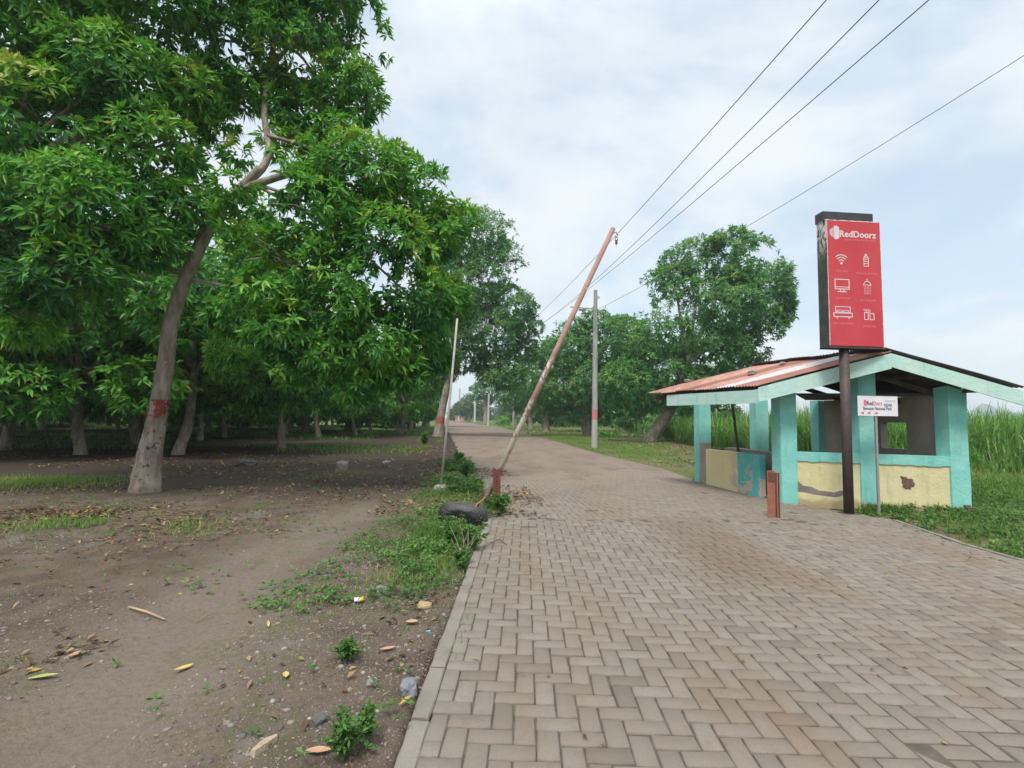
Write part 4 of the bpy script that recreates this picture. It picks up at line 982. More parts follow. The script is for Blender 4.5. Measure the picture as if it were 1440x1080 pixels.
# receiving post on the far side
rp = onr(1088, 728); rp.z = 0
rq = thing('receiver_post', 'short rust brown steel post standing on the paving before the shelter', 'post', rp, R(-12)); hh = at(1088, 662, rp.y).z
BRN = plain('brown_painted_steel', (.34, .13, .075), (.24, .085, .05), 8, .65, .1, .006)
MB().box((-.03, 0, hh/2-.05), (.125, .022, hh+.1), None, .004).build('plate', BRN, rq)
MB().box((.055, .02, hh/2-.06), (.02, .10, hh+.06), None, .004).build('flange', BRN, rq); MB().box((.085, .0, hh/2-.055), (.022, .05, hh+.05), None, .004).build('flange', RUSTD, rq)
MB().box((-.025, -.015, hh-.10), (.10, .010, .14), None, .003).build('bracket', RUSTP, rq)
# thin pole stuck in a lump of concrete
wp = gobj(619, 696); q = thing('thin_pole', 'thin pale pole standing in a lump of concrete beside the track', 'pole', wp); top = at(643, 448, wp.y)-wp
MB().tube([(0, 0, 0), top*.5+Vector((.01, 0, 0)), top], [.024, .023, .021], 10).build('shaft', plain('weathered_bamboo', (.46, .42, .38), (.36, .32, .28), 6, .7), q, smooth=True)
o = rock('footing', (0, 0, 0), (.26, .24, .2), None, None, plain('concrete_lump', (.30, .27, .24), (.22, .2, .175), 7, .95, bump=.03), 5, None, 3, .35, .35); o.parent = q; o.location = (0, 0, .05)

# ------------------------------------------------------------------ concrete poles and wires
CONC = plain('pole_concrete', (.36, .35, .33), (.27, .26, .245), 4, .9, bump=.01)
def m_upole(t, b):
    p = t.obj(); z = t.sep(p)[2]; w_ = t.math('ADD', z, t.math('MULTIPLY', t.noise(p, 6, 4), .1))
    c = t.mix(t.step(t.noise(t.scale(p, (1, 1, .12)), 6, 5, .7), .35, .7), (.40, .385, .365), (.20, .195, .19))
    c = t.mix(t.math('MULTIPLY', t.step(w_, 1.60, 1.64), t.step(w_, 2.16, 2.20, 1, 0)), c, (.50, .17, .17))
    c = t.mix(t.step(w_, 1.58, 1.62, .5, 0), c, (.42, .40, .36))
    t.put(b.inputs['Base Color'], c); b.inputs['Roughness'].default_value = .9
up_ = gp(836, 631, -.02); Yp = up_.y; k = Yp/F
pl = thing('utility_pole', 'grey concrete utility pole with a pink band and a street lamp arm', 'utility pole', up_)
tp = at(837.5, 408, Yp)-up_
MB().tube([(0, 0, -.3), tp*.5, tp], [.17, .14, .10], 8).build('shaft', mat('banded_concrete', m_upole), pl)
a1 = at(837, 434.5, Yp)-up_; a2 = at(802, 431.5, Yp)-up_
MB().tube([a1, a2], .035, 8).build('lamp_arm', CONC, pl)
hd = at(819, 434, Yp)-up_; mb = MB().box(hd+Vector((0, 0, -.06)), (.42, .16, .10), None, .03); mb.tube([hd+Vector((.05, 0, -.1)), hd+Vector((.08, 0, -.32))], [.10, .04], 8); mb.build('lamp_head', plain('grey_lamp', (.38, .37, .37), (.3, .3, .3), 5, .5, .2), pl)
for (py, dx) in ((418, .17), (470, -.16), (482, .16)):
    c = at(837, py, Yp)-up_; MB().box((c.x+dx, 0, c.z), (.14, .10, .12)).build('insulator', plain('insulator', (.5, .48, .46), (.4, .38, .36), 5, .4), pl)
fpb = gp(722, 601, -.05); Yf = fpb.y
fpo = thing('utility_pole', 'distant concrete pole half hidden by leaves where the road bends', 'utility pole', fpb); Hf = at(722, 470, Yf).z
MB().tube([(0, 0, -.3), (0, 0, Hf)], [.24, .16], 8).build('shaft', CONC, fpo); MB().box((0, 0, Hf-.5), (2.6, .16, .16)).build('crossarm', CONC, fpo)
for (px_, py_, pt_, lb) in ((686.5, 599, 553, 'short pale concrete post at the far bend in front of a reddish trunk'), (667.5, 594.5, 533, 'tall thin pale pole far down the road on the right'), (645.5, 591, 546, 'farthest pale pole at the end of the road')):
    bb = gp(px_, py_, -.05)
    if bb.y > 200 or bb.y < 0: bb = at(px_, 590, 200); bb.z = -.05
    o = thing('concrete_post', lb, 'pole', bb); hh = at(px_, pt_, bb.y).z
    MB().tube([(0, 0, -.3), (0, 0, hh)], [1.5*bb.y/F, 1.1*bb.y/F], 8).build('shaft', plain('pale_concrete', (.5, .49, .47), (.42, .41, .4), 4, .9), o)
WIRE = plain('wire', (.05, .05, .055), None, 4, .6)
def wire(pts, rad, label):
    P = smoothpath(pts, 10); mb = MB().tube(P, rad, 6); return tag(mb.build('power_line', WIRE, smooth=True), label, 'wire', 'overhead wires')
def wcurve(a, b, c, n=24):                       # quadratic through far end a, middle b, near c, carried on past c
    out = []
    L1_, L2_ = (b-a).length, (c-a).length; t1 = L1_/L2_
    for i in range(n+1):
        t = 1.9*i/n
        out.append(a*((t-t1)*(t-1)/(t1))+b*(t*(t-1)/(t1*(t1-1)))+c*(t*(t-t1)/(1-t1)))
    return out
zc_ = Hf-.4
for (mid, near, dx, nm) in (((868, 329), (1162, 0), -1.2, 'black power line nearest the boom tip, steepest of the three'), ((900, 335), (1236, 0), 0, 'black power line in the middle of the three above the road'), ((960, 297), (1306, 0), 1.2, 'black power line lowest of the three above the road')):
    c = at(*near, 10.8); a = Vector((fpb.x+dx, fpb.y, zc_))
    best = None
    for Ym in np.linspace(12, 60, 400):           # middle point kept in the vertical plane of the two ends
        p = at(*mid, float(Ym)); s = (p.y-a.y)/(c.y-a.y); e = abs(a.x+(c.x-a.x)*s-p.x)
        if best is None or e < best[0]: best = (e, p)
    wire(wcurve(a, best[1], c), .014, nm)
ins = at(837, 437, Yp)
c = at(1440, 78, 11); best = None
for Ym in np.linspace(11.5, Yp-1, 300):
    p = at(1065, 310, float(Ym)); s = (p.y-ins.y)/(c.y-ins.y); e = abs(ins.x+(c.x-ins.x)*s-p.x)
    if best is None or e < best[0]: best = (e, p)
wire(wcurve(ins, best[1], c), .008, 'thin grey wire running to the upper right behind the tallest tree')
wire([at(838, 455, Yp), at(880, 489, Yp-4), at(930, 513, Yp-8), at(985, 528, Yp-12), RBp+Vector((0, 0, .05))], .006, 'thin cable drooping from the concrete pole to the shelter roof')

# ------------------------------------------------------------------ houses glimpsed beyond the orchard, board
def house(label, px0, px1, pyb, pyt, Y, wallc, roofc, door=None, wins=(), roofh=.35, name='house'):
    p0 = at(px0, pyb, Y); p1 = at(px1, pyb, Y); w_ = p1.x-p0.x; h = at(px0, pyt, Y).z
    o = thing(name, label, name, ((p0.x+p1.x)/2, Y, -.1)); h += .1
    MB().box((0, 2.5, h/2), (w_, 5, h)).build('wall', wallc, o)
    mb = MB(); e = .4; mb.prism([(-w_/2-e, -e, h+.005), (w_/2+e, -e, h+.005), (w_/2+e, 5+e, h+.005), (-w_/2-e, 5+e, h+.005)], [(-w_/2*.8, 2.2, h+roofh*w_*.4), (w_/2*.8, 2.2, h+roofh*w_*.4), (w_/2*.8, 2.8, h+roofh*w_*.4), (-w_/2*.8, 2.8, h+roofh*w_*.4)]); mb.build('roof', roofc, o)
    GL = plain('dark_window', (.03, .035, .04), (.05, .05, .06), 3, .2)
    if door:
        x, w2, h2 = door; pts = [(x-w2, 0), (x+w2, 0), (x+w2, h2*.65)]+[(x+w2*math.cos(R(q)), h2*.65+h2*.35*math.sin(R(q))) for q in range(30, 180, 30)]+[(x-w2, h2*.65)]
        MB().prism([(q[0], -.03, q[1]) for q in pts], [(q[0], -.05, q[1]) for q in pts]).build('door', plain('arch_door', (.22, .17, .2), (.3, .24, .26), 3, .8), o)
    for (x, z, a, b) in wins:
        wf = MB().box((x, -.02, z), (a, .05, b)); f = wf.build('window', plain('window_frame', (.6, .6, .6), None, 3, .6), o); MB().box((x, -.05, z), (a*.85, .02, b*.8)).build('pane', GL, f)
    return o
WH = plain('white_wall', (.74, .72, .74), (.66, .64, .66), 2, .8); GR = plain('grey_roof', (.42, .42, .42), (.34, .33, .33), 2, .7)
house('white house with an arched doorway glimpsed beyond the orchard', 10, 86, 577, 541, 66, WH, GR, (-.2, .9, 3.0), ((2.6, 2.2, 1, 1.2), (-2.6, 2.2, 1, 1.2)))
house('pale kiosk with a turquoise front seen between orchard trunks', 268, 308, 577, 562, 66, plain('turquoise_front', (.3, .55, .52), (.4, .6, .58), 2, .7), WH, None, ((0, 1.1, 1.4, .7),), .25, 'kiosk')
house('low white building right of the kiosk beyond the orchard', 318, 336, 577, 563, 72, WH, GR, None, ((0, 1.2, .8, .7),), .2, 'building')
house('small building with a red front at the very end of the road', 640, 652, 592, 585.5, 215, plain('red_wall', (.45, .16, .11), (.5, .22, .16), 2, .8), GR, None, ((0, 1.5, 1.6, 1),), .2, 'building')
nb = gp(594, 601, -.05); nb.y = min(nb.y, 60); nb = at(594, 600, nb.y); nb.z = -.05; kk = nb.y/F
o = thing('notice_board', 'white notice board on two posts beside the banded roadside tree', 'sign', nb)
zt3 = at(594, 571, nb.y).z+.05; MB().box((0, 0, zt3-10*kk), (19*kk, .06, 20*kk)).build('board', plain('pale_board', (.6, .66, .62), (.5, .56, .52), 2, .6), o)
for sx in (-1, 1): MB().box((sx*7*kk, .05, zt3/2), (.08, .04, zt3)).build('leg', CONC, o)
# low far hill
V = []; Fs = []; n = 24
for i in range(n+1):
    t = i/n; V += [(920+(t-.5)*330, 900, -3), (920+(t-.5)*330, 930, 12+30*math.exp(-((t-.42)/.09)**2)+18*math.exp(-((t-.6)/.16)**2)), (920+(t-.5)*330, 1000, -3)]
for i in range(n): Fs += [(i*3, i*3+3, i*3+4, i*3+1), (i*3+1, i*3+4, i*3+5, i*3+2)]
mb = MB().add(V, Fs); tag(mb.build('hill', plain('far_hill', (.10, .15, .13), (.14, .18, .16), .02, 1)), kind='structure')

# ------------------------------------------------------------------ stuff: gravel, leaf litter, grass, weeds, cane
rg = np.random.default_rng(77)
def inside_shelter(x, y):
    qx, qy = x-B0.x, y-B0.y; det = fd.x*ld.y-fd.y*ld.x
    u = (qx*ld.y-qy*ld.x)/det; v = (fd.x*qy-fd.y*qx)/det
    return (u > -.02) & (u < DW+.05) & (v > -.02) & (v < LD+.3)
def offroad(x, y, m=.14): return (x < xl(y)-m) | (x > xr(y)+m)
def scat(n, x0, x1, y0, y1, mask):
    x = rg.uniform(x0, x1, n); y = y0+(y1-y0)*rg.random(n); k_ = mask(x, y); x, y = x[k_], y[k_]
    return np.stack([x, y, hG(x, y)], 1)
# gravel and pebbles
def pebbles(P, s, rg):
    import bmesh
    bm = bmesh.new(); bmesh.ops.create_icosphere(bm, subdivisions=1, radius=1); B = np.array([v.co for v in bm.verts]); Fi = np.array([[v.index for v in f.verts] for f in bm.faces]); bm.free()
    N = len(P); nb_ = len(B)
    Q = B[None]*(1+rg.normal(0, .16, (N, nb_, 1)))*np.stack([s*rg.uniform(.7, 1.3, N), s*rg.uniform(.6, 1.1, N), s*rg.uniform(.35, .7, N)], 1)[:, None]
    a = rg.uniform(0, 6.28, N); ca, sa_ = np.cos(a)[:, None], np.sin(a)[:, None]
    Q = np.stack([Q[..., 0]*ca-Q[..., 1]*sa_, Q[..., 0]*sa_+Q[..., 1]*ca, Q[..., 2]], -1)+P[:, None]
    return Q.reshape(-1, 3), (Fi[None]+np.arange(N)[:, None, None]*nb_).reshape(-1, 3), np.repeat(rg.random(N), nb_)
def m_peb(t, b):
    c = t.ramp(t.attr('tint'), [(0, (.10, .085, .075)), (.4, (.16, .135, .115)), (.7, (.21, .19, .17)), (.9, (.25, .20, .15)), (1, (.33, .30, .265))])
    t.put(b.inputs['Base Color'], c); b.inputs['Roughness'].default_value = .9
PEB = mat('pebble', m_peb)
P = np.concatenate([scat(40000, -6.5, -.45, 1.2, 6.5, lambda x, y: offroad(x, y, .11) & (n2(x, y, .8, 14) > .44) & (rg.random(len(x)) > 1.1*track(x, y, .7))), scat(16000, -6, -.5, 1.2, 6, lambda x, y: offroad(x, y, .12) & (n2(x, y, .9, 12) > .42) & (rg.random(len(x)) > 1.1*track(x, y, .7))), scat(9000, -10, -.5, 5, 11, lambda x, y: offroad(x, y) & (n2(x, y, .9, 12) > .45)), scat(5000, -1.9, -.45, 1.4, 5.5, lambda x, y: offroad(x, y, .11))])
s = np.minimum(.0028/np.maximum(rg.random(len(P)), .002)**.42, .022); V, Fc, T = pebbles(P, s, rg)
tag(mesh('gravel', V, Fc, PEB, tint=T), 'loose grey and brown gravel scattered over the dirt', 'gravel', kind='stuff')
# leaf litter
def litter(P, L, W, rg):
    P = P.copy(); P[:, 2] += .006+rg.random(len(P))*.008; D = np.tile([0, 0, 1.0], (len(P), 1))+rg.normal(size=(len(P), 3))*.18
    return leaf_cloud(P, D, 1, L, W, rg.random(len(P)), rg, spread=(1.25, 1.6), droop=.02, lod=0)
pile = lambda x, y: np.exp(-(((y-(7.35+.10*(x+6)+.25*np.sin(x*1.7)))/.55)**2))*(x < -4.4)*(.25+1.1*(n2(x, y, 1.6, 27) > .45))
La = scat(15000, -26, -1, 9, 26, lambda x, y: offroad(x, y, .1) & (n2(x, y, .8, 22) > .40))
Lb = scat(16000, -9, -.5, 1.4, 10.5, lambda x, y: offroad(x, y) & (rg.random(len(x)) < .34*(n2(x, y, .7, 23) > .5)+.05) & (rg.random(len(x)) > track(x, y)))
Lf = scat(420, -.4, 6, 1.6, 9, lambda x, y: (x > xl(y)+.03) & (x < xr(y)-.1) & (rg.random(len(x)) < .25)); Lf[:, 2] = .004
Lg = scat(7000, -7, -.45, 1.4, 7, lambda x, y: offroad(x, y, .11) & (rg.random(len(x)) > track(x, y)) & (n2(x, y, 1.1, 28) > .36))
Lc = scat(15000, -12, -4, 5.8, 9, lambda x, y: rg.random(len(x)) < pile(x, y)*.34)
Ld = scat(2500, -2.2, .9, 7.6, 15, lambda x, y: (n2(x, y, 1.2, 25) > .50) & (x < xl(y)+1.2)); Ld[:, 2] = np.maximum(Ld[:, 2], .004)
q0, q1 = gp(-20, 955, -.04), gp(235, 875, -.04); dq = (q1-q0).normalized()
def drift(x, y): s_ = (x-q0.x)*dq.x+(y-q0.y)*dq.y; e_ = -(x-q0.x)*dq.y+(y-q0.y)*dq.x; return np.exp(-(e_/.16)**2)*(s_ > -.5)*(s_ < (q1-q0).length)*(n2(x, y, 2.5, 29) > .38)
Lh = scat(9000, -4.6, -1.5, 2.2, 4.6, lambda x, y: rg.random(len(x)) < .28*drift(x, y))
Le = scat(5000, 4, 24, 15, 40, lambda x, y: offroad(x, y, .3) & (n2(x, y, .5, 22) > .5))
V, Fc, T = join([litter(La, .11, .038, rg), litter(Lb, .075, .028, rg), litter(Lf, .05, .02, rg), litter(Lh, .075, .028, rg), litter(Lg, .022, .009, rg), litter(Lc, .13, .038, rg), litter(Ld, .11, .04, rg), litter(Le, .2, .07, rg)])
tag(mesh('leaf_litter', V, Fc, DRY, tint=T), 'dry brown and yellow mango leaves littering the ground', 'leaf litter', kind='stuff')
# twigs in the pile and about
mb = MB()
for i in range(110):
    if i < 80: x = rg.uniform(-11, -4.6); y = 7.35+.10*(x+6)+.25*math.sin(x*1.7)+rg.normal()*.3
    else: x = rg.uniform(-9, -.8); y = rg.uniform(2.2, 12)
    if not offroad(np.array([x]), np.array([y]), .2)[0]: continue
    z = gz(x, y)+.015; L = rg.uniform(.15, .6) if i < 80 else rg.uniform(.08, .26); a = rg.normal()*.5 if i < 90 else rg.uniform(0, 3.1)
    p = Vector((x, y, z)); d = Vector((math.cos(a), math.sin(a), rg.normal()*.05)); mb.tube([p, p+d*L*.5+Vector((0, 0, rg.uniform(0, .02))), p+d*L], [.006, .005, .003] if i < 80 else [.004, .0035, .002], 5)
tag(mb.build('twig_litter', plain('dead_twig', (.20, .14, .10), (.30, .22, .16), 10, .9), smooth=True), 'dead twigs lying among the fallen leaves', 'twigs', kind='stuff')
# grass tufts and creeping weeds on the left
edge = lambda x, y: np.exp(-((x-(xl(y)-.55))/.42)**2)*np.clip((y-3.9)/1.2, 0, 1)*np.clip((15-y)/4, 0, 1)
mid_ = lambda x, y: np.exp(-((x-(-1.25-.02*y))/.75)**2)*np.clip((y-3.0)/1.5, 0, 1)*np.clip((10.5-y)/2, 0, 1)
def pL(x, y):
    k_ = n2(x, y, 1.5, 33); q = edge(x, y)*1.0+.75*mid_(x, y)*(k_ > .42)+.06*(k_ > .66)*(y < 9)+.35*(k_ > .6)*((y > 9) & (y < 14) & (x > -6))
    q = q+.7*np.exp(-((x+10.3)/1.7)**2-((y-10.3)/.9)**2)+.5*np.exp(-((x+6.6)/1.6)**2-((y-8.2)/.42)**2)*(k_ > .45)
    return q*(.5+k_)*(1-.95*track(x, y, .6))
Pg = scat(120000, -13, .2, 1.6, 16, lambda x, y: offroad(x, y, .11) & (rg.random(len(x)) < pL(x, y)*.5))
far_ = np.clip(Pg[:, 1]/8, .6, 1.6)
g1 = blades(Pg, .075*far_, rg, .0032, 3, .8, .35+.5*n2(Pg[:, 0], Pg[:, 1], 1.0, 34))
Po = scat(30000, -40, -4, 20, 60, lambda x, y: offroad(x, y, .5) & (n2(x, y, .25, 36) > .5)); g2 = blades(Po, .22, rg, .02, 3, .8, .55)
Pe = scat(90000, -3.2, .2, 3.8, 15.5, lambda x, y: (x < xl(y)-np.where(y > 7.6, -.12, .1)) & (x > xl(y)-1.7) & (rg.random(len(x)) < (edge(x, y)*(.2+1.0*n2(x, y, 1.4, 38))+.22*mid_(x, y)*(n2(x, y, 1.9, 33) > .52))))
ke = n2(Pe[:, 0], Pe[:, 1], 1.7, 39); g0 = blades(Pe, (.04+.25*ke**2)*(.45+.75*edge(Pe[:, 0], Pe[:, 1])), rg, .0036, 3, .9, .35+.65*n2(Pe[:, 0], Pe[:, 1], .8, 40))
Pd = scat(16000, -4.6, -1.5, 2.2, 4.6, lambda x, y: rg.random(len(x)) < .3*drift(x, y)); gd = blades(Pd, .03, rg, .003, 3, .9, .5)
c1 = gp(35, 680, -.04); c2 = gp(150, 742, -.04)
Pn = np.concatenate([scat(16000, c1.x-2.4, c1.x+2.2, c1.y-1.3, c1.y+1.3, lambda x, y: rg.random(len(x)) < np.exp(-((x-c1.x)/1.5)**2-((y-c1.y)/.75)**2)*(.3+n2(x, y, 1.7, 63))), scat(9000, c2.x-2.2, c2.x+1.6, c2.y-.7, c2.y+.7, lambda x, y: rg.random(len(x)) < .8*np.exp(-((x-c2.x)/1.2)**2-((y-c2.y)/.35)**2)*(n2(x, y, 1.9, 64) > .45))])
gn = blades(Pn, .05+.11*rg.random(len(Pn)), rg, .0055, 3, .9, .5+.5*n2(Pn[:, 0], Pn[:, 1], 1.2, 65))
Pj = scat(16000, -.5, 6.4, 1.5, 9, lambda x, y: (x > xl(y)+.0) & (x < xr(y)-.0) & (((x-xl(y)) < .05) | ((xr(y)-x) < .16)) & (n2(x, y, 2.1, 67) > .45)); Pj[:, 2] = -.006
gj = blades(Pj, .02+.05*rg.random(len(Pj))**2, rg, .0035, 3, .9, .5)
fc = B0+fd*(cs+.25)+n_f*.10; Pc = np.stack([fc.x+fd.x*rg.normal(0, .22, 900)+n_f.x*rg.random(900)*.12, fc.y+fd.y*rg.normal(0, .22, 900)+n_f.y*rg.random(900)*.12, np.full(900, -.01)], 1)
gc_ = blades(Pc, .06+.16*rg.random(900)**2, rg, .006, 3, .9, .55)
V, Fc, T = join([g0, g1, g2, gn, gj, gc_, gd]); tag(mesh('grass', V, Fc, GRASS, tint=T), 'thin grass and sedge in patches beside the dirt track', 'grass', kind='stuff')
def pW(x, y):
    k_ = n2(x, y, 2.2, 43); return edge(x, y)*.85*(k_ > .42)+.13*mid_(x, y)*(k_ > .54)+.09*(k_ > .64)*(y < 9)+.16*(n2(x, y, 1.1, 47) > .68)*(y < 7)+.5*np.exp(-((x+6.6)/1.6)**2-((y-8.2)/.42)**2)*(k_ > .5)
Pw0 = scat(26000, -3.2, .2, 3.8, 14, lambda x, y: (x < xl(y)-np.where(y > 7.6, -.12, .1)) & (x > xl(y)-1.7) & (rg.random(len(x)) < .8*pW(x, y)))
Pw = scat(42000, -11, .2, 1.7, 15, lambda x, y: offroad(x, y, .11) & (rg.random(len(x)) < pW(x, y)*.42))
Pw = np.concatenate([Pw, Pw0])
hw = rg.uniform(.01, .07, len(Pw))+.11*edge(Pw[:, 0], Pw[:, 1])*(n2(Pw[:, 0], Pw[:, 1], 1.3, 44) > .48)*rg.random(len(Pw)); Pw[:, 2] += hw
Ph = scat(16000, -4, .1, 7.4, 17, lambda x, y: (np.abs(x-(xl(y)-.18)) < .42*(.4+1.2*n2(x, y, .9, 48))) & (n2(x, y, 1.3, 49) > .40)); Ph[:, 2] += rg.random(len(Ph))*.34*n2(Ph[:, 0], Ph[:, 1], 1.6, 50)
w3_ = leaf_cloud(Ph, np.tile([0, 0, 1.0], (len(Ph), 1)), 6, .075, .034, .05+.5*n2(Ph[:, 0], Ph[:, 1], 1.2, 51), rg, spread=(.6, 1.6), droop=.15, lod=1)
w1_ = leaf_cloud(Pw, np.tile([0, 0, 1.0], (len(Pw), 1)), 6, .042, .021, .3+.5*n2(Pw[:, 0], Pw[:, 1], 2, 45), rg, spread=(.7, 1.6), droop=.1, lod=1)
V, Fc, T = join([w1_, w3_]); tag(mesh('ground_weeds', V, Fc, WEED, tint=T), 'low leafy weeds growing along the edge of the paving', 'weeds', kind='stuff')
# right-hand verge: lush weeds before the cane, short grass by the trees
def vm(x, y): return (x > xr(y)+.09+.05*np.sin(y*5)) & ~inside_shelter(x, y)
front = lambda x, y: np.clip((y-(15.5-.0*x))/2, 0, 1)
Pv = scat(60000, 5.3, 20, 2.5, 16, lambda x, y: vm(x, y) & (rg.random(len(x)) < .35+.65*n2(x, y, .9, 53)) & ((x > 6.2) | (y < 8.8)))
kk_ = n2(Pv[:, 0], Pv[:, 1], .7, 54); dd = np.clip((Pv[:, 0]-xr(Pv[:, 1])-.08)/.55, .15, 1); hv = (.06+.42*kk_**1.6)*dd
g3 = blades(Pv, hv*1.9+.05, rg, .006, 3, .9, .40+.5*kk_)
sel = rg.random(len(Pv)) < .85*(n2(Pv[:, 0], Pv[:, 1], 1.2, 56) > .30); Pq = Pv[sel].copy(); Pq[:, 2] += hv[sel]*rg.uniform(.3, 1.05, sel.sum())
g4 = leaf_cloud(Pq, np.tile([0, 0, 1.0], (len(Pq), 1)), 6, .07, .032, .2+.55*n2(Pq[:, 0], Pq[:, 1], 1.6, 55), rg, spread=(.6, 1.6), droop=.15, lod=1)
V, Fc, T = join([g4]); tag(mesh('verge_weeds', V, Fc, WEED, tint=T), 'lush green weeds on the verge between the paving and the cane', 'weeds', kind='stuff')
Ps = scat(70000, 3.2, 14, 12.4, 46, lambda x, y: (x > xr(y)+.05) & ~inside_shelter(x, y) & (x < xr(y)+5.5) & (rg.random(len(x)) < (.25+.75*(n2(x, y, .6, 57) > .46))*np.where(x < xr(y)+2.2+1.4*n2(x, y, .35, 59), 1, .22)))
g5 = blades(Ps, .07+.05*(Ps[:, 1] > 20), rg, .007+.006*np.clip((Ps[:, 1]-14)/20, 0, 1), 3, .9, .5+.35*n2(Ps[:, 0], Ps[:, 1], .5, 58))
Pf = scat(26000, -30, 34, 46, 200, lambda x, y: (x > xr(y)+.3) & (x < xr(y)+22)); g6 = blades(Pf, .28, rg, .06, 2, .8, .86)
V, Fc, T = join([g3, g5, g6]); tag(mesh('verge_grass', V, Fc, GRASS, tint=T), 'short bright green grass on the right verge', 'grass', kind='stuff')
# sugar cane
def cane_ok(x, y): return (x > 9.2+.12*np.maximum(y-13, 0)+.5*np.sin(y*.9)) & (y > 14.6+.35*np.sin(x*1.3)) & (x < y*1.15+8) | ((y > 92) & (y < 150) & (x > xr(y)+9) & (x < 60))
parts = []
for (y0, y1, n, W, seg, per) in ((14.3, 24, 10000, .02, 5, 7), (24, 45, 14000, .034, 4, 5), (45, 120, 14000, .08, 3, 4), (120, 330, 9000, .3, 2, 3)):
    P = scat(n, 7, min(y1*1.2+10, 240), y0, y1, cane_ok)
    hgt = 1.45+.62*n2(P[:, 0], P[:, 1], .45, 61)+.25*n2(P[:, 0], P[:, 1], 1.6, 66)+.38*rg.random(len(P))**2; edge_ = np.clip((P[:, 1]-14.2)/1.8, .35, 1)
    PP = np.repeat(P, per, 0)+rg.normal(size=(len(P)*per, 3))*np.array([.12, .12, 0]); st = rg.uniform(.0, .62, len(PP))
    h2 = np.repeat(hgt*edge_, per); PP[:, 2] += st*h2*.8; parts.append(blades(PP, (h2-st*h2*.62)*1.0, rg, W, seg, .85, .18+.45*st+.15*np.repeat(n2(P[:, 0], P[:, 1], .5, 62), per)+np.where(rg.random(len(PP)) < .05, .5, 0), .35))
V, Fc, T = join(parts); tag(mesh('sugarcane_field', V, Fc, CANE, tint=T), 'tall green sugarcane field behind the shelter', 'sugarcane', kind='stuff')
def far_shrub(x, y, s, label, seed, mt=LEAF_R):
    o = thing('bush', label, 'bush', (x, y, -.05)); lobes = [(rnd.uniform(-.5, .5)*s, rnd.uniform(-.3, .3)*s, s*rnd.uniform(.3, .6), s*.5, s*.5, s*.42) for _ in range(4)]
    trunk_mesh([([(0, 0, -.1), (0, 0, s*.5)], [.05, .03], 0)], 'stem', BARK, o, 6); crown_obj(o, (0, 0, 0), lobes, 14/s, 8, .28, .1, mt, seed, 1)
b = gp(709, 599.5, -.05); far_shrub(b.x, b.y, b.y/F*16, 'dark round bush on the bright grass at the far bend', 71, LEAF)
b = gp(801, 606, -.05); far_shrub(b.x, 44, 1.2, 'small dark bush beside the trunks on the right verge', 72, LEAF)

# ------------------------------------------------------------------ small things one can pick out on the ground
rock('stone', gobj(576, 978), (.125, .085, .085), 'blue grey stone lying against the kerb', 'stone', plain('blue_stone', (.16, .17, .19), (.22, .23, .24), 9, .8, bump=.02), 11, None, 3, .3, .3)
rock('stone', gobj(597, 858), (.11, .075, .055), 'ochre yellow stone between the weeds and the kerb', 'stone', plain('ochre_stone', (.34, .24, .11), (.42, .31, .17), 9, .9, bump=.02), 6, None, 3, .35, .3)
rock('stone', gobj(450, 1022), (.085, .07, .045), 'dark grey stone at the bottom of the dirt track', 'stone', plain('dark_stone', (.085, .085, .08), (.13, .125, .12), 9, .9, bump=.02), 4, None, 3, .3, .3)
rock('stone', gobj(522, 968), (.085, .06, .035), 'purplish flat stone left of the blue grey stone', 'stone', plain('mauve_stone', (.19, .165, .155), (.25, .215, .2), 9, .9, bump=.02), 8, None, 3, .3, .35)
rock('stone', gobj(538, 832), (.13, .06, .04), 'long grey stone beyond the crumpled carton', 'stone', STONE, 9, None, 3, .3, .3)
rock('boulder', gobj(481, 664), (.34, .26, .38), 'grey boulder standing at the edge of the orchard shade', 'boulder', plain('shade_boulder', (.17, .16, .145), (.24, .225, .2), 5, .9, bump=.03), 12, None, 3, .3, .25)
rock('boulder', gobj(346, 656), (.55, .4, .3), 'low dark boulder in the shade right of the leaning tree', 'boulder', plain('dark_boulder', (.06, .058, .05), (.1, .095, .085), 5, .9, bump=.03), 13, None, 3, .3, .3)
rock('stone', gobj(543, 652), (.3, .2, .12), 'flat stone half buried beside the grass patch near the road', 'stone', STONE, 14, None, 3, .3, .4)
# crumpled carton
p = gobj(504, 851); c = thing('crumpled_carton', 'crumpled white and yellow carton lying on the dirt', 'litter', p, R(20))
def crumple(mb, a, b, s, seed):
    V = []; r_ = random.Random(seed); n = 8
    for i in range(4):
        x = a+(b-a)*i/3
        for k_ in range(n): th = 2*math.pi*k_/n; q = s*r_.uniform(.75, 1.15); V.append((x, math.cos(th)*q, .026+math.sin(th)*q*.75))
    Fs = [(i*n+k_, i*n+(k_+1) % n, i*n+n+(k_+1) % n, i*n+n+k_) for i in range(3) for k_ in range(n)]+[tuple(reversed(range(n))), tuple(range(3*n, 4*n))]
    return mb.add(V, Fs)
crumple(MB(), -.035, .012, .026, 1).build('body', plain('white_card', (.68, .67, .68), (.55, .55, .6), 30, .6), c); crumple(MB(), .0125, .036, .03, 2).build('cap', plain('yellow_card', (.62, .45, .03), (.5, .35, .03), 20, .6), c)
p = gobj(602, 897); tag(MB().box((0, 0, .01), (.03, .018, .012), Matrix.Rotation(.3, 4, 'Z'), .003).build('plastic_scrap', plain('cyan_plastic', (.16, .45, .6), None, 9, .4), loc=p), 'tiny scrap of light blue plastic near the kerb', 'litter')
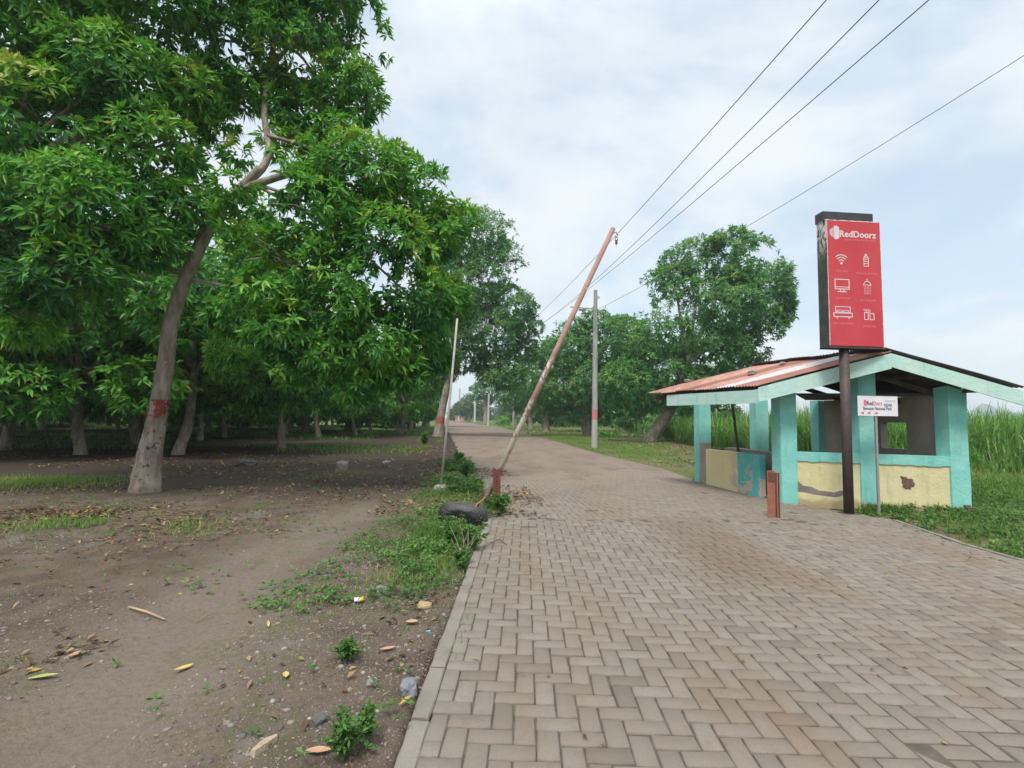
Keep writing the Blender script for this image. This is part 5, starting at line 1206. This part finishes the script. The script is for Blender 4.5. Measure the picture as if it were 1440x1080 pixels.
p = gobj(368, 1060); tag(MB().prism([(-.03, -.05, 0), (.0, -.07, 0), (.05, .05, 0), (.03, .09, 0), (-.005, .02, 0)], [(-.026, -.045, .022), (.0, -.06, .03), (.046, .045, .026), (.03, .08, .014), (-.003, .02, .03)]).build('bark_chip', plain('bark_chip', (.36, .26, .17), (.46, .36, .26), 25, .9, bump=.01), loc=p), 'pale splinter of bark at the bottom of the dirt track', 'bark')
for (x, y, lb, ln) in ((515, 487*2-40, 'curled tan leaf among the gravel by the low weeds', .1),): pass
def bigleaf(px, py, label, L, W, col, a, curl):
    p = gobj(px, py); n = 8; V = []; Fs = []
    for i in range(n+1):
        t = i/n; w_ = W*math.sin(math.pi*(t*.93+.05))**.8; x = (t-.5)*L; z = .012+curl*.35*(2*t-1)**2*L
        V += [(x, -w_/2, z+.25*w_), (x, 0, z), (x, w_/2, z+.3*w_)]
    for i in range(n): Fs += [(i*3, i*3+3, i*3+4, i*3+1), (i*3+1, i*3+4, i*3+5, i*3+2)]
    o = MB().add(V, Fs).build('fallen_leaf', col, smooth=True, loc=p); o.rotation_euler.z = a; tag(o, label, 'leaf', 'large fallen leaves lying on the dirt')
TAN = plain('tan_leaf', (.40, .23, .13), (.48, .30, .19), 14, .7); YEL_ = plain('yellow_leaf', (.46, .34, .09), (.52, .40, .16), 14, .65); GRN = plain('greenish_leaf', (.28, .32, .08), (.36, .36, .12), 14, .6)
bigleaf(545, 922, 'folded orange tan leaf between the weeds and the blue grey stone', .10, .032, TAN, .5, .25)
bigleaf(258, 944, 'yellow curved leaf on the bare wheel track', .10, .036, YEL_, .9, .3)
bigleaf(60, 958, 'long greenish leaf at the left of the dirt track', .13, .034, GRN, .45, .1)
bigleaf(579, 886, 'crumpled brown leaf below the ochre stone', .09, .05, TAN, .2, .3)
bigleaf(377, 885, 'narrow straw coloured leaf standing at the track edge', .12, .02, YEL_, -1.1, .1)
bigleaf(448, 1068, 'tan leaf at the bottom edge beside the bark splinter', .11, .04, TAN, .1, .2)
bigleaf(108, 925, 'brown leaf resting on the mossy strip', .10, .04, TAN, 1.2, .2)
bigleaf(401, 966, 'pale yellow leaf on the gravel below the wheel track', .07, .035, YEL_, 2.0, .2)
tag(MB().tube([gobj(180, 864)+Vector((0, 0, .02)), gobj(205, 868)+Vector((0, 0, .03)), gobj(232, 874)+Vector((0, 0, .015))], [.008, .009, .006], 6).build('stick', plain('pale_stick', (.36, .25, .15), (.44, .33, .2), 12, .8), smooth=True), 'straight pale stick lying across the wheel track', 'stick')
q = [gp(*v, .008) for v in ((690, 763), (702, 760), (713, 766))]
tag(MB().tube([q[0], q[1]+Vector((0, 0, .02)), q[2]], [.006, .009, .005], 6).tube([q[1]+Vector((0, 0, .02)), gp(706, 755, .03)], [.006, .003], 6).build('stick', plain('brown_stick', (.15, .09, .065), (.2, .13, .1), 12, .8), smooth=True), 'forked brown stick lying on the paving by the kerb', 'stick')
# weed plants
def weed(px, py, h, n, label, seed, L=.055, mt=WEED, spread=.5):
    p = gobj(px, py); o = thing('weed_plant', label, 'weed', p); r_ = np.random.default_rng(seed); mb = MB(); C = []; D = []
    for i in range(n):
        a = r_.uniform(0, 6.28); l = r_.uniform(.1, 1)*spread*h; top = Vector((math.cos(a)*l, math.sin(a)*l, h*r_.uniform(.5, 1))); P_ = smoothpath([(0, 0, -.02), (top.x*.35, top.y*.35, top.z*.6), top], 4); mb.tube(P_, lerpl([.004, .003, .0015], 4), 5)
        for q in P_[3:]:
            for _ in range(2): C.append(q+Vector((r_.normal()*.012, r_.normal()*.012, r_.normal()*.008))); D.append((r_.normal()*.4, r_.normal()*.4, 1))
    mb.build('stems', plain('green_stem', (.10, .16, .05), (.16, .17, .07), 9, .7), o)
    V, Fc, T = leaf_cloud(np.array(C), np.array(D), 4, L, L*.5, np.full(len(C), .5), r_, spread=(.6, 1.5), droop=.2, lod=0); mesh('leaves', V, Fc, mt, o, tint=T)
weed(485, 940, .13, 14, 'round leafed green weed in the middle of the stony strip', 1, .035)
weed(480, 1076, .20, 16, 'feathery green weed at the bottom edge of the dirt', 2, .032)
weed(515, 1050, .16, 10, 'taller feathery weed leaning towards the kerb at the bottom', 3, .03)
weed(704, 728, .30, 16, 'bright green weed at the foot of the barrier post', 4, .06)
weed(664, 778, .34, 14, 'bushy green weed in front of the black weight', 5, .06)
weed(634, 770, .28, 14, 'yellowish weed clump before the left end of the black weight', 6, .05)
weed(650, 800, .20, 10, 'small weed spilling over the kerb below the black weight', 7, .05)
weed(598, 627, .7, 10, 'large leafed seedling on the grass near the banded roadside tree', 8, .16)
weed(655, 676, .40, 18, 'dark green bushy weed at the road edge beyond the barrier', 9, .07, LEAF_R)
weed(645, 655, .42, 16, 'smaller dark weed farther up the road edge', 10, .08, LEAF_R)
weed(636, 700, .22, 12, 'low weed clump right of the thin pole', 11, .05)
p = gobj(653, 790); mb = MB()
for i in range(9):
    a = rnd.uniform(0, 6.28); l = rnd.uniform(.05, .2); q = Vector((math.cos(a)*l, math.sin(a)*l*.6, rnd.uniform(.22, .48))); mb.tube([(0, 0, -.02), q*.5+Vector((rnd.uniform(-.03, .03), 0, .03)), q], [.006, .004, .002], 5)
tag(mb.build('dead_plant', plain('dead_stalk', (.34, .27, .21), (.26, .2, .16), 14, .9), loc=p), 'dead bare twiggy plant in front of the black weight', 'plant')

# ------------------------------------------------------------------ daylight: thin bright overcast
w = bpy.data.worlds.new('World'); SC.world = w; w.use_nodes = True
class WT(NT):
    def __init__(s, w): s.t = w.node_tree; s.n = s.t.nodes; s.l = s.t.links
t = WT(w); bg = t.n['Background']
sky = t.add('ShaderNodeTexSky', sky_type='NISHITA'); sky.sun_disc = False; SE, SA = R(58), R(202)
sky.sun_elevation = SE; sky.sun_rotation = SA; sky.air_density = 1.2; sky.dust_density = 2.0
d = t.add('ShaderNodeTexCoord').outputs['Generated']; x, y, z = t.sep(d)
# cloud layer seen as a flat deck: direction divided by its height
den = t.math('MAXIMUM', t.math('ADD', z, .22), .05)
cv = t.add('ShaderNodeCombineXYZ'); t.put(cv.inputs[0], t.math('DIVIDE', x, den)); t.put(cv.inputs[1], t.math('DIVIDE', y, den))
n1 = t.noise(cv.outputs[0], .85, 7, .58, .4); n2v = t.noise(t.scale(cv.outputs[0], (1, 1, 1)), 2.6, 6, .6, .3)
thin = t.step(t.math('ADD', n1, t.math('MULTIPLY', n2v, .25)), .46, .74)
shade = t.step(t.noise(t.scale(cv.outputs[0], (1.1, .8, 1)), 1.7, 6, .6), .40, .68)
cc = t.mix(shade, (4.95, 5.25, 5.5), (4.3, 4.7, 5.1))
zen = t.step(z, .62, .98, 1.0, 3.0)
cc = t.mix(1.0, cc, zen, 'MULTIPLY')
blue = t.mix(.5, sky.outputs[0], (3.3, 4.55, 5.6))
cl = t.mix(t.step(thin, 0, 1, .35, .97), blue, cc)
t.put(bg.inputs['Color'], cl); bg.inputs['Strength'].default_value = .085
sl = bpy.data.lights.new('sun', 'SUN'); so = bpy.data.objects.new('sun', sl); COL.objects.link(so)
sl.energy = 1.5; sl.angle = R(14); sl.color = (1, .95, .88)
sv = Vector((math.sin(SA)*math.cos(SE), math.cos(SA)*math.cos(SE), math.sin(SE)))
so.rotation_euler = sv.to_track_quat('Z', 'Y').to_euler()
SC.view_settings.view_transform = 'Standard'; SC.view_settings.look = 'None'; SC.view_settings.exposure = 1.12; SC.view_settings.gamma = 1
SC.render.engine = 'CYCLES'; SC.cycles.max_bounces = 6; SC.cycles.diffuse_bounces = 4; SC.cycles.transmission_bounces = 4; SC.cycles.glossy_bounces = 2; SC.cycles.use_denoising = True

# ------------------------------------------------------------------ damp air
hz = MB().box((0, 560, 31), (2400, 1240, 70)); 
def m_haze(t, b):
    t.n.remove(b); v = t.add('ShaderNodeVolumePrincipled'); v.inputs['Color'].default_value = (.86, .93, 1, 1); v.inputs['Density'].default_value = HAZE; v.inputs['Anisotropy'].default_value = .2
    t.l.new(v.outputs[0], t.n['Material Output'].inputs['Volume'])
HAZE = .0006

tag(hz.build('haze', mat('haze', m_haze)), 'faint damp haze in the air', 'haze', kind='stuff')
SC.cycles.volume_bounces = 1
